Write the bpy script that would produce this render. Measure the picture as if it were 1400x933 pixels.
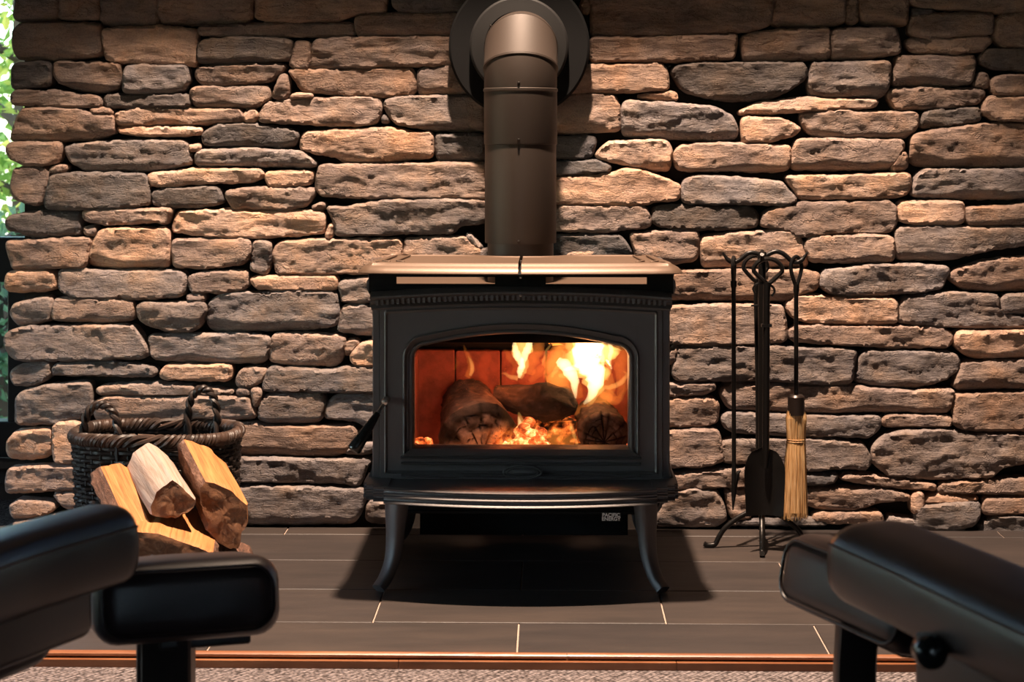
import bpy, bmesh, math, random
import numpy as np
from mathutils import Vector, Matrix, noise
from mathutils.geometry import delaunay_2d_cdt

random.seed(7)
for o in list(bpy.data.objects):
    bpy.data.objects.remove(o)
SC = bpy.context.scene
COL = SC.collection
PI = math.pi

# ------------------------------------------------------------------ camera
CX, CY, CH, YAW, FPX, HOR = 0.068, -4.79, 1.03, 0.0205, 2430.0, 200.0
cam_d = bpy.data.cameras.new('camera')
cam = bpy.data.objects.new('camera', cam_d)
COL.objects.link(cam)
cam.location = (CX, CY, CH)
cam.rotation_euler = (PI / 2, 0, YAW)
cam_d.sensor_width = 36.0
cam_d.lens = 36.0 * FPX / 1400.0
cam_d.shift_y = -(466.5 - HOR) / 1400.0
cam_d.clip_start = 0.05
cam_d.dof.use_dof = True
cam_d.dof.focus_distance = 4.25
cam_d.dof.aperture_fstop = 7.0
SC.camera = cam

# ------------------------------------------------------------------ world, daylight, lamp, exposure
world = bpy.data.worlds.new('world')
SC.world = world
world.use_nodes = True
wn = world.node_tree
wn.nodes.clear()
w_out = wn.nodes.new('ShaderNodeOutputWorld')
w_bg = wn.nodes.new('ShaderNodeBackground')
w_sky = wn.nodes.new('ShaderNodeTexSky')
w_sky.sky_type = 'NISHITA'
w_sky.sun_disc = False
w_sky.sun_elevation = math.radians(38)
w_sky.sun_rotation = math.radians(200)
w_bg.inputs['Strength'].default_value = 1.25
wn.links.new(w_sky.outputs[0], w_bg.inputs[0])
wn.links.new(w_bg.outputs[0], w_out.inputs[0])


def area_light(name, loc, target, sx, sy, power, color):
    d = bpy.data.lights.new(name, 'AREA')
    d.shape = 'RECTANGLE'
    d.size, d.size_y = sx, sy
    d.energy = power
    d.color = color
    o = bpy.data.objects.new(name, d)
    COL.objects.link(o)
    o.location = loc
    o.rotation_euler = (Vector(target) - Vector(loc)).to_track_quat('-Z', 'Y').to_euler()
    return o


# daylight entering by the tall windows of the left wall, and an added fill lamp behind the camera
area_light('window_daylight', (-3.05, -1.9, 1.0), (0.0, -1.9, 0.7), 2.2, 1.0, 1.2, (0.78, 0.9, 1.0))
area_light('rear_fill', (0.6, -6.85, 1.45), (0.0, 0.0, 0.5), 0.8, 0.4, 0.4, (0.98, 0.96, 1.0))

# the warm spotlight high above the hearth
lamp_d = bpy.data.lights.new('ceiling_spot', 'SPOT')
lamp = bpy.data.objects.new('ceiling_spot', lamp_d)
COL.objects.link(lamp)
lamp.location = (-0.03, -1.06, 4.62)
lamp.rotation_euler = (Vector((-0.02, -0.42, 0.0)) - lamp.location).to_track_quat('-Z', 'Y').to_euler()
lamp_d.energy = 2950.0
lamp_d.color = (1.0, 0.74, 0.55)
lamp_d.spot_size = math.radians(49)
lamp_d.spot_blend = 0.6
lamp_d.shadow_soft_size = 0.072

SC.view_settings.view_transform = 'Standard'
SC.view_settings.look = 'None'
SC.view_settings.gamma = 1.0
SC.view_settings.use_curve_mapping = False
SC.view_settings.exposure = 0.0
SC.cycles.transparent_max_bounces = 40
SC.cycles.max_bounces = 8
SC.cycles.sample_clamp_indirect = 4.0


# ------------------------------------------------------------------ helpers
def at(px, py, y):
    """world point where the sight line through photo pixel (px, py) meets the plane Y = y"""
    u = (px - 700.0) / FPX
    c, s = math.cos(YAW), math.sin(YAW)
    dx, dy = -s + c * u, c + s * u
    d = (y - CY) / dy
    return Vector((CX + dx * d, y, CH - (py - HOR) / FPX * d))


WORLD = {}


def empty(name, loc, label=None, cat=None, group=None, parent=None):
    o = bpy.data.objects.new(name, None)
    COL.objects.link(o)
    loc = Vector(loc)
    o.empty_display_size = 0.05
    if parent is not None:
        o.parent = parent
        o.location = loc - WORLD[parent.name]
    else:
        o.location = loc
    WORLD[o.name] = loc
    tag(o, label, cat, group)
    return o


def tag(o, label=None, cat=None, group=None, kind=None):
    if label:
        o['label'] = label
    if cat:
        o['category'] = cat
    if group:
        o['group'] = group
    if kind:
        o['kind'] = kind
    return o


def link_mesh(name, verts, faces, mat, parent=None, smooth=False, mats=None, midx=None, base=False):
    """one mesh object from world coordinates; its origin goes to the middle (or base) of its box"""
    V = np.array([tuple(v) for v in verts], dtype=float)
    lo, hi = V.min(0), V.max(0)
    c = (lo + hi) / 2
    if base or parent is None:
        c[2] = lo[2]
    V = V - c
    me = bpy.data.meshes.new(name)
    me.from_pydata(V.tolist(), [], [list(f) for f in faces])
    if mats:
        for m in mats:
            me.materials.append(m)
    else:
        me.materials.append(mat)
    if midx is not None:
        me.polygons.foreach_set('material_index', midx)
    if smooth is True:
        me.polygons.foreach_set('use_smooth', [True] * len(me.polygons))
    me.update()
    o = bpy.data.objects.new(name, me)
    COL.objects.link(o)
    c = Vector(c)
    if parent is not None:
        o.parent = parent
        o.location = c - WORLD[parent.name]
    else:
        o.location = c
    WORLD[o.name] = c
    if isinstance(smooth, (int, float)) and smooth is not True and smooth > 0:
        me.polygons.foreach_set('use_smooth', [True] * len(me.polygons))
        me.set_sharp_from_angle(angle=math.radians(smooth))
    return o


class MB:
    """collects shapes, then builds them as one mesh"""

    def __init__(self):
        self.v, self.f, self.mi = [], [], []

    def add(self, verts, faces, mi=0):
        n = len(self.v)
        self.v += [Vector(v) for v in verts]
        for f in faces:
            self.f.append([i + n for i in f])
            self.mi.append(mi)
        return self

    def box(self, x0, x1, y0, y1, z0, z1, bev=0.0, mi=0, rot=None, seg=2):
        bm = bmesh.new()
        bmesh.ops.create_cube(bm, size=1.0)
        for v in bm.verts:
            v.co = Vector(((x0 + x1) / 2 + v.co.x * (x1 - x0), (y0 + y1) / 2 + v.co.y * (y1 - y0),
                           (z0 + z1) / 2 + v.co.z * (z1 - z0)))
        if bev > 0:
            bmesh.ops.bevel(bm, geom=list(bm.edges), offset=bev, segments=seg, affect='EDGES', profile=0.5)
        self.bm(bm, mi, rot)
        return self

    def bm(self, bm, mi=0, rot=None):
        bm.verts.ensure_lookup_table()
        for i, v in enumerate(bm.verts):
            v.index = i
        vs = [v.co.copy() for v in bm.verts]
        if rot is not None:
            vs = [rot @ v for v in vs]
        self.add(vs, [[v.index for v in f.verts] for f in bm.faces], mi)
        bm.free()
        return self

    def loft(self, rings, close=True, cap0=True, cap1=True, mi=0):
        n = len(rings[0])
        vs, fs = [], []
        for r in rings:
            vs += [Vector(p) for p in r]
        for k in range(len(rings) - 1):
            for i in range(n if close else n - 1):
                j = (i + 1) % n
                fs.append([k * n + i, k * n + j, (k + 1) * n + j, (k + 1) * n + i])
        if cap0:
            fs.append(list(range(n))[::-1])
        if cap1:
            fs.append([(len(rings) - 1) * n + i for i in range(n)])
        self.add(vs, fs, mi)
        return self

    def tube(self, pts, r, seg=10, mi=0, flat=1.0):
        pts = [Vector(p) for p in pts]
        if not hasattr(r, '__len__'):
            r = [r] * len(pts)
        rings = []
        t0 = (pts[1] - pts[0]).normalized()
        ref = Vector((0, 0, 1)) if abs(t0.z) < 0.9 else Vector((0, 1, 0))
        nrm = (ref - t0 * ref.dot(t0)).normalized()
        for i, p in enumerate(pts):
            if i == 0:
                t = pts[1] - pts[0]
            elif i == len(pts) - 1:
                t = pts[-1] - pts[-2]
            else:
                t = (pts[i + 1] - pts[i]).normalized() + (pts[i] - pts[i - 1]).normalized()
            t.normalize()
            nrm = (nrm - t * nrm.dot(t)).normalized()
            b = t.cross(nrm)
            rings.append([p + (nrm * math.cos(2 * PI * k / seg) + b * math.sin(2 * PI * k / seg) * flat) * r[i]
                          for k in range(seg)])
        return self.loft(rings, mi=mi)

    def lathe(self, prof, c, axis='z', seg=48, cap=False, mi=0):
        """prof: list of (radius, height) about the axis through c"""
        rings = []
        for r, h in prof:
            ring = []
            for k in range(seg):
                a = 2 * PI * k / seg
                ca, sa = r * math.cos(a), r * math.sin(a)
                if axis == 'z':
                    ring.append((c[0] + ca, c[1] + sa, c[2] + h))
                elif axis == 'y':
                    ring.append((c[0] + ca, c[1] + h, c[2] - sa))
                else:
                    ring.append((c[0] + h, c[1] + ca, c[2] + sa))
            rings.append(ring)
        return self.loft(rings, cap0=cap, cap1=cap, mi=mi)

    def build(self, name, mat, parent=None, smooth=35, mats=None, base=False):
        return link_mesh(name, self.v, self.f, mat, parent, smooth, mats, self.mi if mats else None, base)


def spline(pts, n=8):
    """Catmull-Rom through points"""
    P = [Vector(p) for p in pts]
    P = [2 * P[0] - P[1]] + P + [2 * P[-1] - P[-2]]
    out = []
    for i in range(1, len(P) - 2):
        for k in range(n):
            t = k / n
            a, b, c, d = P[i - 1], P[i], P[i + 1], P[i + 2]
            out.append(0.5 * ((2 * b) + (c - a) * t + (2 * a - 5 * b + 4 * c - d) * t * t
                              + (3 * b - a - 3 * c + d) * t ** 3))
    out.append(P[-2])
    return out


def fbm(x, y, z, o=4):
    s, a, f = 0.0, 0.5, 1.0
    for _ in range(o):
        s += a * noise.noise((x * f, y * f, z * f))
        a *= 0.5
        f *= 2.0
    return s


# ------------------------------------------------------------------ materials
class Mat:
    def __init__(self, name):
        self.m = bpy.data.materials.new(name)
        self.m.use_nodes = True
        self.t = self.m.node_tree
        self.t.nodes.clear()
        self.out = self.t.nodes.new('ShaderNodeOutputMaterial')

    def n(self, kind, **kw):
        nd = self.t.nodes.new(kind)
        for k, v in kw.items():
            if k in ('operation', 'blend_type', 'data_type', 'feature', 'distance', 'wave_type', 'bands_direction',
                     'noise_dimensions', 'layer_name', 'invert', 'gradient_type', 'rings_direction', 'wave_profile'):
                setattr(nd, k, v)
            else:
                key = int(k[1:]) if k[0] == '_' and k[1:].isdigit() else k.replace('_', ' ')
                nd.inputs[key].default_value = v
        return nd

    def l(self, a, b, ai=0, bi=0):
        self.t.links.new(a.outputs[ai], b.inputs[bi])
        return b

    def ramp(self, src, stops, si=0):
        r = self.t.nodes.new('ShaderNodeValToRGB')
        e = r.color_ramp.elements
        while len(e) < len(stops):
            e.new(0.5)
        for i, (p, c) in enumerate(stops):
            e[i].position = p
            e[i].color = (c[0], c[1], c[2], 1) if len(c) == 3 else c
        self.t.links.new(src.outputs[si], r.inputs[0])
        return r

    def coords(self, kind='Object', scale=(1, 1, 1), rot=(0, 0, 0)):
        tc = self.n('ShaderNodeTexCoord')
        mp = self.n('ShaderNodeMapping')
        mp.inputs['Scale'].default_value = scale
        mp.inputs['Rotation'].default_value = rot
        self.t.links.new(tc.outputs[kind], mp.inputs['Vector'])
        return mp

    def bsdf(self, **kw):
        b = self.n('ShaderNodeBsdfPrincipled', **kw)
        self.t.links.new(b.outputs[0], self.out.inputs[0])
        return b

    def mix(self, fac, a, b, blend='MIX'):
        """fac, a, b: node (first output used), number or colour"""
        nd = self.t.nodes.new('ShaderNodeMix')
        nd.data_type = 'RGBA'
        nd.blend_type = blend
        for val, sock in ((fac, nd.inputs[0]), (a, nd.inputs[6]), (b, nd.inputs[7])):
            if isinstance(val, tuple) and val and isinstance(val[0], bpy.types.Node):
                self.t.links.new(val[0].outputs[val[1]], sock)
            elif isinstance(val, bpy.types.Node):
                self.t.links.new(val.outputs[2] if val.bl_idname == 'ShaderNodeMix' else val.outputs[0], sock)
            elif isinstance(val, (int, float)):
                sock.default_value = val
            else:
                sock.default_value = (val[0], val[1], val[2], 1)
        return nd

    def bump(self, src, strength, dist, into, si=0, prev=None):
        b = self.n('ShaderNodeBump')
        b.inputs['Strength'].default_value = strength
        b.inputs['Distance'].default_value = dist
        self.t.links.new(src.outputs[si], b.inputs['Height'])
        if prev is not None:
            self.t.links.new(prev.outputs[0], b.inputs['Normal'])
        if into is not None:
            self.t.links.new(b.outputs[0], into.inputs['Normal'])
        return b


def simple(name, col, rough=0.5, metal=0.0, spec=0.5, grain=0.0, gscale=200.0, var=0.0):
    M = Mat(name)
    b = M.bsdf(Base_Color=(col[0], col[1], col[2], 1), Roughness=rough, Metallic=metal)
    b.inputs['Specular IOR Level'].default_value = spec
    if grain > 0 or var > 0:
        c = M.coords('Object')
        nz = M.n('ShaderNodeTexNoise', Scale=gscale, Detail=3.0)
        M.l(c, nz)
        if grain > 0:
            M.bump(nz, grain, 0.001, b)
        if var > 0:
            n2 = M.n('ShaderNodeTexNoise', Scale=14.0, Detail=4.0)
            M.l(c, n2)
            r = M.ramp(n2, [(0.3, tuple(x * (1 - var) for x in col)), (0.7, tuple(x * (1 + var) for x in col))])
            M.l(r, b, 0, 0)
    return M.m


def stone_mat():
    M = Mat('stacked_stone')
    b = M.bsdf(Roughness=0.88)
    b.inputs['Specular IOR Level'].default_value = 0.25
    oi = M.n('ShaderNodeObjectInfo')
    tc = M.n('ShaderNodeTexCoord')
    geo = M.n('ShaderNodeNewGeometry')
    add = M.n('ShaderNodeVectorMath', operation='ADD')
    mul = M.n('ShaderNodeVectorMath', operation='SCALE')
    cmb = M.n('ShaderNodeCombineXYZ')
    M.l(oi, cmb, 'Random', 0)
    M.l(cmb, mul, 0, 0)
    mul.inputs['Scale'].default_value = 37.0
    M.l(tc, add, 'Object', 0)
    M.l(mul, add, 0, 1)
    mp = M.n('ShaderNodeMapping')
    mp.inputs['Scale'].default_value = (9, 9, 34)
    M.l(add, mp)
    strat = M.n('ShaderNodeTexNoise', Scale=1.0, Detail=6.0, Roughness=0.62)
    M.l(mp, strat)
    blot = M.n('ShaderNodeTexNoise', Scale=11.0, Detail=4.0, Roughness=0.6)
    M.l(add, blot)
    fine = M.n('ShaderNodeTexNoise', Scale=230.0, Detail=3.0, Roughness=0.7)
    M.l(add, fine)
    r1 = M.ramp(strat, [(0.30, (0.62, 0.60, 0.60)), (0.5, (1, 1, 1)), (0.72, (1.22, 1.18, 1.12))])
    r2 = M.ramp(blot, [(0.32, (0.80, 0.84, 0.92)), (0.5, (1, 1, 1)), (0.7, (1.18, 1.02, 0.86))])
    r3 = M.ramp(fine, [(0.3, (0.8, 0.8, 0.8)), (0.7, (1.18, 1.18, 1.18))])
    m1 = M.mix(1.0, (oi, 'Color'), r1, 'MULTIPLY')
    m2 = M.mix(1.0, m1, r2, 'MULTIPLY')
    m3 = M.mix(1.0, m2, r3, 'MULTIPLY')
    M.l(m3, b, 2, 0)
    mc = M.n('ShaderNodeMapping')
    mc.inputs['Scale'].default_value = (8, 8, 21)
    M.l(add, mc)
    crk = M.n('ShaderNodeTexNoise', Scale=1.0, Detail=5.0, Roughness=0.68, Distortion=0.6)
    M.l(mc, crk)
    cr = M.ramp(crk, [(0.0, (1, 1, 1)), (0.472, (1, 1, 1)), (0.5, (0, 0, 0)), (0.515, (1, 1, 1))])
    b0 = M.bump(cr, 0.6, 0.006, None)
    b1 = M.bump(strat, 0.8, 0.011, None, prev=b0)
    b2 = M.bump(blot, 0.5, 0.012, None, prev=b1)
    M.bump(fine, 0.7, 0.002, b, prev=b2)
    return M.m


def wood_mat(name, c0, c1, c2, axis_scale, rough=0.6):
    """long grain along local Y of the piece's stored 'grain' coordinates"""
    M = Mat(name)
    b = M.bsdf(Roughness=rough)
    c = M.coords('Object', axis_scale)
    nz = M.n('ShaderNodeTexNoise', Scale=1.0, Detail=7.0, Roughness=0.6, Distortion=0.4)
    M.l(c, nz)
    r = M.ramp(nz, [(0.28, c0), (0.5, c1), (0.72, c2)])
    M.l(r, b)
    M.bump(nz, 0.6, 0.003, b)
    return M.m


MT = {}
MT['stone'] = stone_mat()
MT['mortar'] = simple('dark_mortar', (0.022, 0.017, 0.014), 0.95, grain=0.5)
MT['iron'] = simple('charcoal_stove_paint', (0.10, 0.092, 0.093), 0.42, 0.35, grain=0.35, gscale=900)
MT['bronze'] = simple('trivet_paint', (0.135, 0.086, 0.058), 0.42, 0.35, grain=0.15, gscale=900)
MT['pipe'] = simple('pipe_black_paint', (0.046, 0.033, 0.026), 0.5, 0.2, grain=0.25, gscale=900)
MT['black'] = simple('flat_black', (0.008, 0.008, 0.0085), 0.8, spec=0.15, grain=0.2)

MT['wrought'] = simple('wrought_iron', (0.018, 0.016, 0.015), 0.36, 0.6, grain=0.5, gscale=250)
MT['steel'] = simple('dull_steel', (0.55, 0.53, 0.5), 0.3, 1.0)
MT['screw'] = simple('screw_steel', (0.12, 0.11, 0.1), 0.35, 0.9)
MT['grip'] = simple('black_grip', (0.012, 0.012, 0.012), 0.22)
MT['label_black'] = simple('badge_black', (0.01, 0.01, 0.01), 0.4)
MT['label_white'] = simple('badge_white', (0.95, 0.93, 0.9), 0.45)
MT['frame'] = simple('black_window_frame', (0.008, 0.008, 0.009), 0.4)
MT['grout'] = simple('pale_grout', (0.42, 0.32, 0.26), 0.9, grain=0.3)
MT['plaster'] = simple('brown_plaster', (0.045, 0.036, 0.032), 0.9, grain=0.3)
MT['ceiling'] = simple('ceiling_paint', (0.09, 0.075, 0.065), 0.9)
MT['beam'] = simple('dark_beam', (0.05, 0.03, 0.02), 0.7, grain=0.4)
MT['wicker'] = simple('dark_wicker', (0.022, 0.014, 0.011), 0.45, grain=0.5, gscale=160, var=0.6)
MT['wicker_rim'] = simple('brown_wicker_rim', (0.045, 0.025, 0.017), 0.5, grain=0.5, gscale=160, var=0.7)
MT['chairwood'] = wood_mat('dark_stained_wood', (0.010, 0.007, 0.006), (0.022, 0.014, 0.011), (0.03, 0.02, 0.016), (20, 20, 4), 0.4)


def slate_mat():
    M = Mat('slate_tile')
    b = M.bsdf(Roughness=0.5)
    oi = M.n('ShaderNodeObjectInfo')
    tc = M.n('ShaderNodeTexCoord')
    mp = M.n('ShaderNodeMapping')
    mp.inputs['Scale'].default_value = (2.2, 9.0, 4.0)
    M.l(tc, mp, 'Object', 0)
    nz = M.n('ShaderNodeTexNoise', Scale=1.6, Detail=6.0, Roughness=0.62)
    nz.noise_dimensions = '4D'
    m = M.n('ShaderNodeMath', operation='MULTIPLY', _1=50.0)
    M.l(oi, m, 'Random', 0)
    M.t.links.new(m.outputs[0], nz.inputs['W'])
    M.l(mp, nz)
    fine = M.n('ShaderNodeTexNoise', Scale=90.0, Detail=3.0)
    M.l(tc, fine, 'Object', 0)
    r = M.ramp(nz, [(0.3, (0.028, 0.0225, 0.0205)), (0.5, (0.039, 0.030, 0.027)), (0.7, (0.052, 0.039, 0.033))])
    v = M.ramp(oi, [(0.0, (0.82, 0.84, 0.88)), (1.0, (1.15, 1.12, 1.05))], 'Random')
    mm = M.mix(1.0, r, v, 'MULTIPLY')
    M.l(mm, b, 2, 0)
    b1 = M.bump(nz, 0.35, 0.006, None)
    M.bump(fine, 0.25, 0.001, b, prev=b1)
    return M.m


MT['slate'] = slate_mat()
MT['nosing'] = wood_mat('red_brown_nosing', (0.16, 0.055, 0.022), (0.26, 0.095, 0.038), (0.34, 0.14, 0.06), (3, 30, 30), 0.35)


def carpet_mat():
    M = Mat('loop_carpet')
    b = M.bsdf(Roughness=0.95)
    b.inputs['Specular IOR Level'].default_value = 0.1
    c = M.coords('Object', (1, 1, 1), (0, 0, math.radians(38)))
    v = M.n('ShaderNodeTexVoronoi', Scale=125.0, Randomness=0.45)
    M.l(c, v)
    w = M.n('ShaderNodeTexWave', Scale=22.0, Distortion=1.2, Detail=2.0)
    M.l(c, w)
    r = M.ramp(v, [(0.0, (0.40, 0.35, 0.345)), (0.45, (0.24, 0.2, 0.195)), (0.75, (0.05, 0.04, 0.038))])
    r2 = M.ramp(w, [(0.2, (0.72, 0.72, 0.72)), (0.7, (1.1, 1.1, 1.1))])
    m = M.mix(1.0, r, r2, 'MULTIPLY')
    M.l(m, b, 2, 0)
    inv = M.n('ShaderNodeMath', operation='SUBTRACT', _0=1.0)
    M.t.links.new(v.outputs['Distance'], inv.inputs[1])
    M.bump(inv, 1.0, 0.005, b)
    return M.m


MT['carpet'] = carpet_mat()


def leather_mat():
    M = Mat('dark_brown_leather')
    b = M.bsdf(Roughness=0.36)
    b.inputs['Specular IOR Level'].default_value = 0.5
    c = M.coords('Object')
    v = M.n('ShaderNodeTexVoronoi', Scale=420.0)
    M.l(c, v)
    nz = M.n('ShaderNodeTexNoise', Scale=6.0, Detail=4.0)
    M.l(c, nz)
    r = M.ramp(nz, [(0.3, (0.033, 0.021, 0.0195)), (0.7, (0.047, 0.030, 0.027))])
    M.l(r, b)
    rr = M.ramp(nz, [(0.3, (0.33, 0.33, 0.33)), (0.7, (0.45, 0.45, 0.45))])
    M.l(rr, b, 0, 'Roughness')
    M.bump(v, 0.12, 0.0012, b)
    return M.m


MT['leather'] = leather_mat()


def split_wood(name, a, bcol, ccol):
    M = Mat(name)
    b = M.bsdf(Roughness=0.65)
    at_ = M.n('ShaderNodeAttribute')
    at_.attribute_name = 'grain'
    mp = M.n('ShaderNodeMapping')
    mp.inputs['Scale'].default_value = (75, 4, 75)
    M.l(at_, mp, 'Vector', 0)
    nz = M.n('ShaderNodeTexNoise', Scale=1.0, Detail=7.0, Roughness=0.6, Distortion=0.8)
    M.l(mp, nz)
    r = M.ramp(nz, [(0.28, a), (0.48, bcol), (0.72, ccol)])
    M.l(r, b)
    M.bump(nz, 0.7, 0.004, b)
    return M.m


MT['log_orange'] = split_wood('split_wood_orange', (0.27, 0.08, 0.022), (0.47, 0.18, 0.052), (0.60, 0.285, 0.10))
MT['log_pale'] = split_wood('split_wood_pale', (0.32, 0.19, 0.13), (0.46, 0.335, 0.265), (0.55, 0.43, 0.37))


def end_mat():
    M = Mat('log_end_grain')
    b = M.bsdf(Roughness=0.8)
    at_ = M.n('ShaderNodeAttribute')
    at_.attribute_name = 'grain'
    mp = M.n('ShaderNodeMapping')
    mp.inputs['Scale'].default_value = (30, 2, 30)
    M.l(at_, mp, 'Vector', 0)
    nz = M.n('ShaderNodeTexNoise', Scale=1.3, Detail=8.0, Roughness=0.7, Distortion=1.5)
    M.l(mp, nz)
    r = M.ramp(nz, [(0.25, (0.075, 0.030, 0.013)), (0.5, (0.19, 0.078, 0.032)), (0.75, (0.34, 0.155, 0.07))])
    M.l(r, b)
    M.bump(nz, 0.8, 0.004, b)
    return M.m


MT['log_end'] = end_mat()


def bark_mat():
    M = Mat('log_bark')
    b = M.bsdf(Roughness=0.9)
    at_ = M.n('ShaderNodeAttribute')
    at_.attribute_name = 'grain'
    mp = M.n('ShaderNodeMapping')
    mp.inputs['Scale'].default_value = (60, 22, 60)
    M.l(at_, mp, 'Vector', 0)
    nz = M.n('ShaderNodeTexNoise', Scale=1.0, Detail=6.0, Roughness=0.7)
    M.l(mp, nz)
    r = M.ramp(nz, [(0.3, (0.03, 0.016, 0.011)), (0.52, (0.14, 0.065, 0.04)), (0.72, (0.33, 0.19, 0.13))])
    M.l(r, b)
    M.bump(nz, 1.0, 0.008, b)
    return M.m


MT['bark'] = bark_mat()


def straw_mat():
    M = Mat('broom_straw')
    b = M.bsdf(Roughness=0.6)
    oi = M.coords('Object', (260, 260, 14))
    nz = M.n('ShaderNodeTexNoise', Scale=1.0, Detail=3.0)
    M.l(oi, nz)
    r = M.ramp(nz, [(0.3, (0.40, 0.20, 0.07)), (0.5, (0.68, 0.40, 0.17)), (0.7, (0.85, 0.6, 0.32))])
    M.l(r, b)
    M.bump(nz, 0.6, 0.002, b)
    return M.m


MT['straw'] = straw_mat()


def glass_mat(name, tint=(1, 1, 1)):
    M = Mat(name)
    tr = M.n('ShaderNodeBsdfTransparent')
    tr.inputs[0].default_value = (tint[0], tint[1], tint[2], 1)
    gl = M.n('ShaderNodeBsdfGlossy')
    gl.inputs['Roughness'].default_value = 0.03
    fr = M.n('ShaderNodeFresnel', IOR=1.45)
    mx = M.n('ShaderNodeMixShader')
    M.l(fr, mx, 0, 0)
    M.l(tr, mx, 0, 1)
    M.l(gl, mx, 0, 2)
    M.l(mx, M.out, 0, 0)
    return M.m


MT['glass'] = glass_mat('window_glass', (0.93, 0.97, 0.95))
MT['stoveglass'] = glass_mat('stove_glass', (0.96, 0.93, 0.9))


def flame_mat(name, col, dens):
    M = Mat(name)
    e = M.n('ShaderNodeEmission')
    e.inputs[0].default_value = (col[0], col[1], col[2], 1)
    e.inputs[1].default_value = dens
    M.l(e, M.out, 0, 'Volume')
    return M.m


MT['flame_white'] = flame_mat('flame_core_white', (1.0, 0.74, 0.38), 110.0)
MT['flame_yellow'] = flame_mat('flame_yellow', (1.0, 0.52, 0.13), 42.0)
MT['flame_orange'] = flame_mat('flame_orange', (1.0, 0.30, 0.045), 15.0)
MT['flame_red'] = flame_mat('flame_red', (1.0, 0.12, 0.025), 5.0)


def ember_mat():
    M = Mat('glowing_embers')
    b = M.bsdf(Base_Color=(0.12, 0.06, 0.05, 1), Roughness=0.9)
    c = M.coords('Object')
    nz = M.n('ShaderNodeTexNoise', Scale=38.0, Detail=5.0, Roughness=0.65)
    M.l(c, nz)
    r = M.ramp(nz, [(0.32, (0.25, 0.02, 0.004)), (0.5, (1.0, 0.16, 0.03)), (0.62, (1.0, 0.5, 0.16)), (0.74, (1.0, 0.85, 0.6))])
    M.l(r, b, 0, 'Emission Color')
    s = M.ramp(nz, [(0.3, (0.05, 0.05, 0.05)), (0.75, (1, 1, 1))])
    mu = M.n('ShaderNodeMath', operation='MULTIPLY', _1=3.6)
    M.l(s, mu)
    M.l(mu, b, 0, 'Emission Strength')
    M.bump(nz, 1.0, 0.01, b)
    return M.m


MT['ember'] = ember_mat()


def char_mat():
    """charred log: stored colour, ash is pale, char is black, with glowing cracks where marked in the alpha"""
    M = Mat('charred_log')
    b = M.bsdf(Roughness=0.95)
    a = M.n('ShaderNodeAttribute')
    a.attribute_name = 'tone'
    c = M.coords('Object')
    nz = M.n('ShaderNodeTexNoise', Scale=60.0, Detail=6.0, Roughness=0.7)
    M.l(c, nz)
    r = M.ramp(nz, [(0.3, (0.45, 0.42, 0.42)), (0.7, (1.35, 1.3, 1.3))])
    m = M.mix(1.0, (a, 'Color'), r, 'MULTIPLY')
    M.l(m, b, 2, 0)
    g = M.ramp(nz, [(0.38, (0.12, 0.006, 0.001)), (0.6, (1.0, 0.2, 0.03)), (0.72, (1.0, 0.5, 0.15))])
    M.l(g, b, 0, 'Emission Color')
    mu = M.n('ShaderNodeMath', operation='MULTIPLY', _1=2.4)
    M.l(a, mu, 'Alpha', 0)
    M.l(mu, b, 0, 'Emission Strength')
    M.bump(nz, 0.8, 0.006, b)
    return M.m


MT['char'] = char_mat()


def brick_mat():
    M = Mat('fire_brick')
    b = M.bsdf(Roughness=0.9)
    c = M.coords('Object')
    nz = M.n('ShaderNodeTexNoise', Scale=25.0, Detail=6.0, Roughness=0.7)
    M.l(c, nz)
    r = M.ramp(nz, [(0.3, (0.13, 0.034, 0.022)), (0.6, (0.30, 0.082, 0.055))])
    M.l(r, b)
    M.bump(nz, 0.6, 0.004, b)
    return M.m


MT['brick'] = brick_mat()


def leaf_mat(name, a, b2, c2):
    M = Mat(name)
    b = M.bsdf(Roughness=0.5)
    geo = M.n('ShaderNodeNewGeometry')
    r = M.ramp(geo, [(0.0, a), (0.5, b2), (1.0, c2)], 'Random Per Island')
    tl = M.n('ShaderNodeBsdfTranslucent')
    M.l(r, b)
    M.l(r, tl)
    mx = M.n('ShaderNodeMixShader', Fac=0.45)
    M.l(b, mx, 0, 1)
    M.l(tl, mx, 0, 2)
    M.l(mx, M.out, 0, 0)
    return M.m


MT['leaf'] = leaf_mat('leaves', (0.16, 0.30, 0.05), (0.36, 0.52, 0.12), (0.75, 0.70, 0.16))
MT['bush'] = leaf_mat('bush_leaves', (0.05, 0.12, 0.05), (0.12, 0.24, 0.12), (0.25, 0.36, 0.2))
MT['trunk'] = simple('tree_bark', (0.06, 0.045, 0.035), 0.9, grain=0.6, gscale=40)
MT['ground'] = simple('garden_ground', (0.10, 0.14, 0.06), 0.95, grain=0.4, gscale=30, var=0.4)

# ------------------------------------------------------------------ room shell
def struct(name, boxes, mat, smooth=0, bev=0.0):
    m = MB()
    for b in boxes:
        m.box(*b, bev=bev)
    o = m.build(name, mat, None, smooth)
    o['kind'] = 'structure'
    return o


XL, XR, YB, YF, ZT = -3.3, 3.3, 0.5, -7.1, 5.0
Z0 = -0.025
struct('floor', [(XL - 0.2, XR + 0.2, YF - 0.2, YB + 0.2, Z0 - 0.15, Z0)], MT['carpet'])
struct('ceiling', [(XL - 0.2, XR + 0.2, YF - 0.2, YB + 0.2, ZT, ZT + 0.15)], MT['ceiling'])
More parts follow.
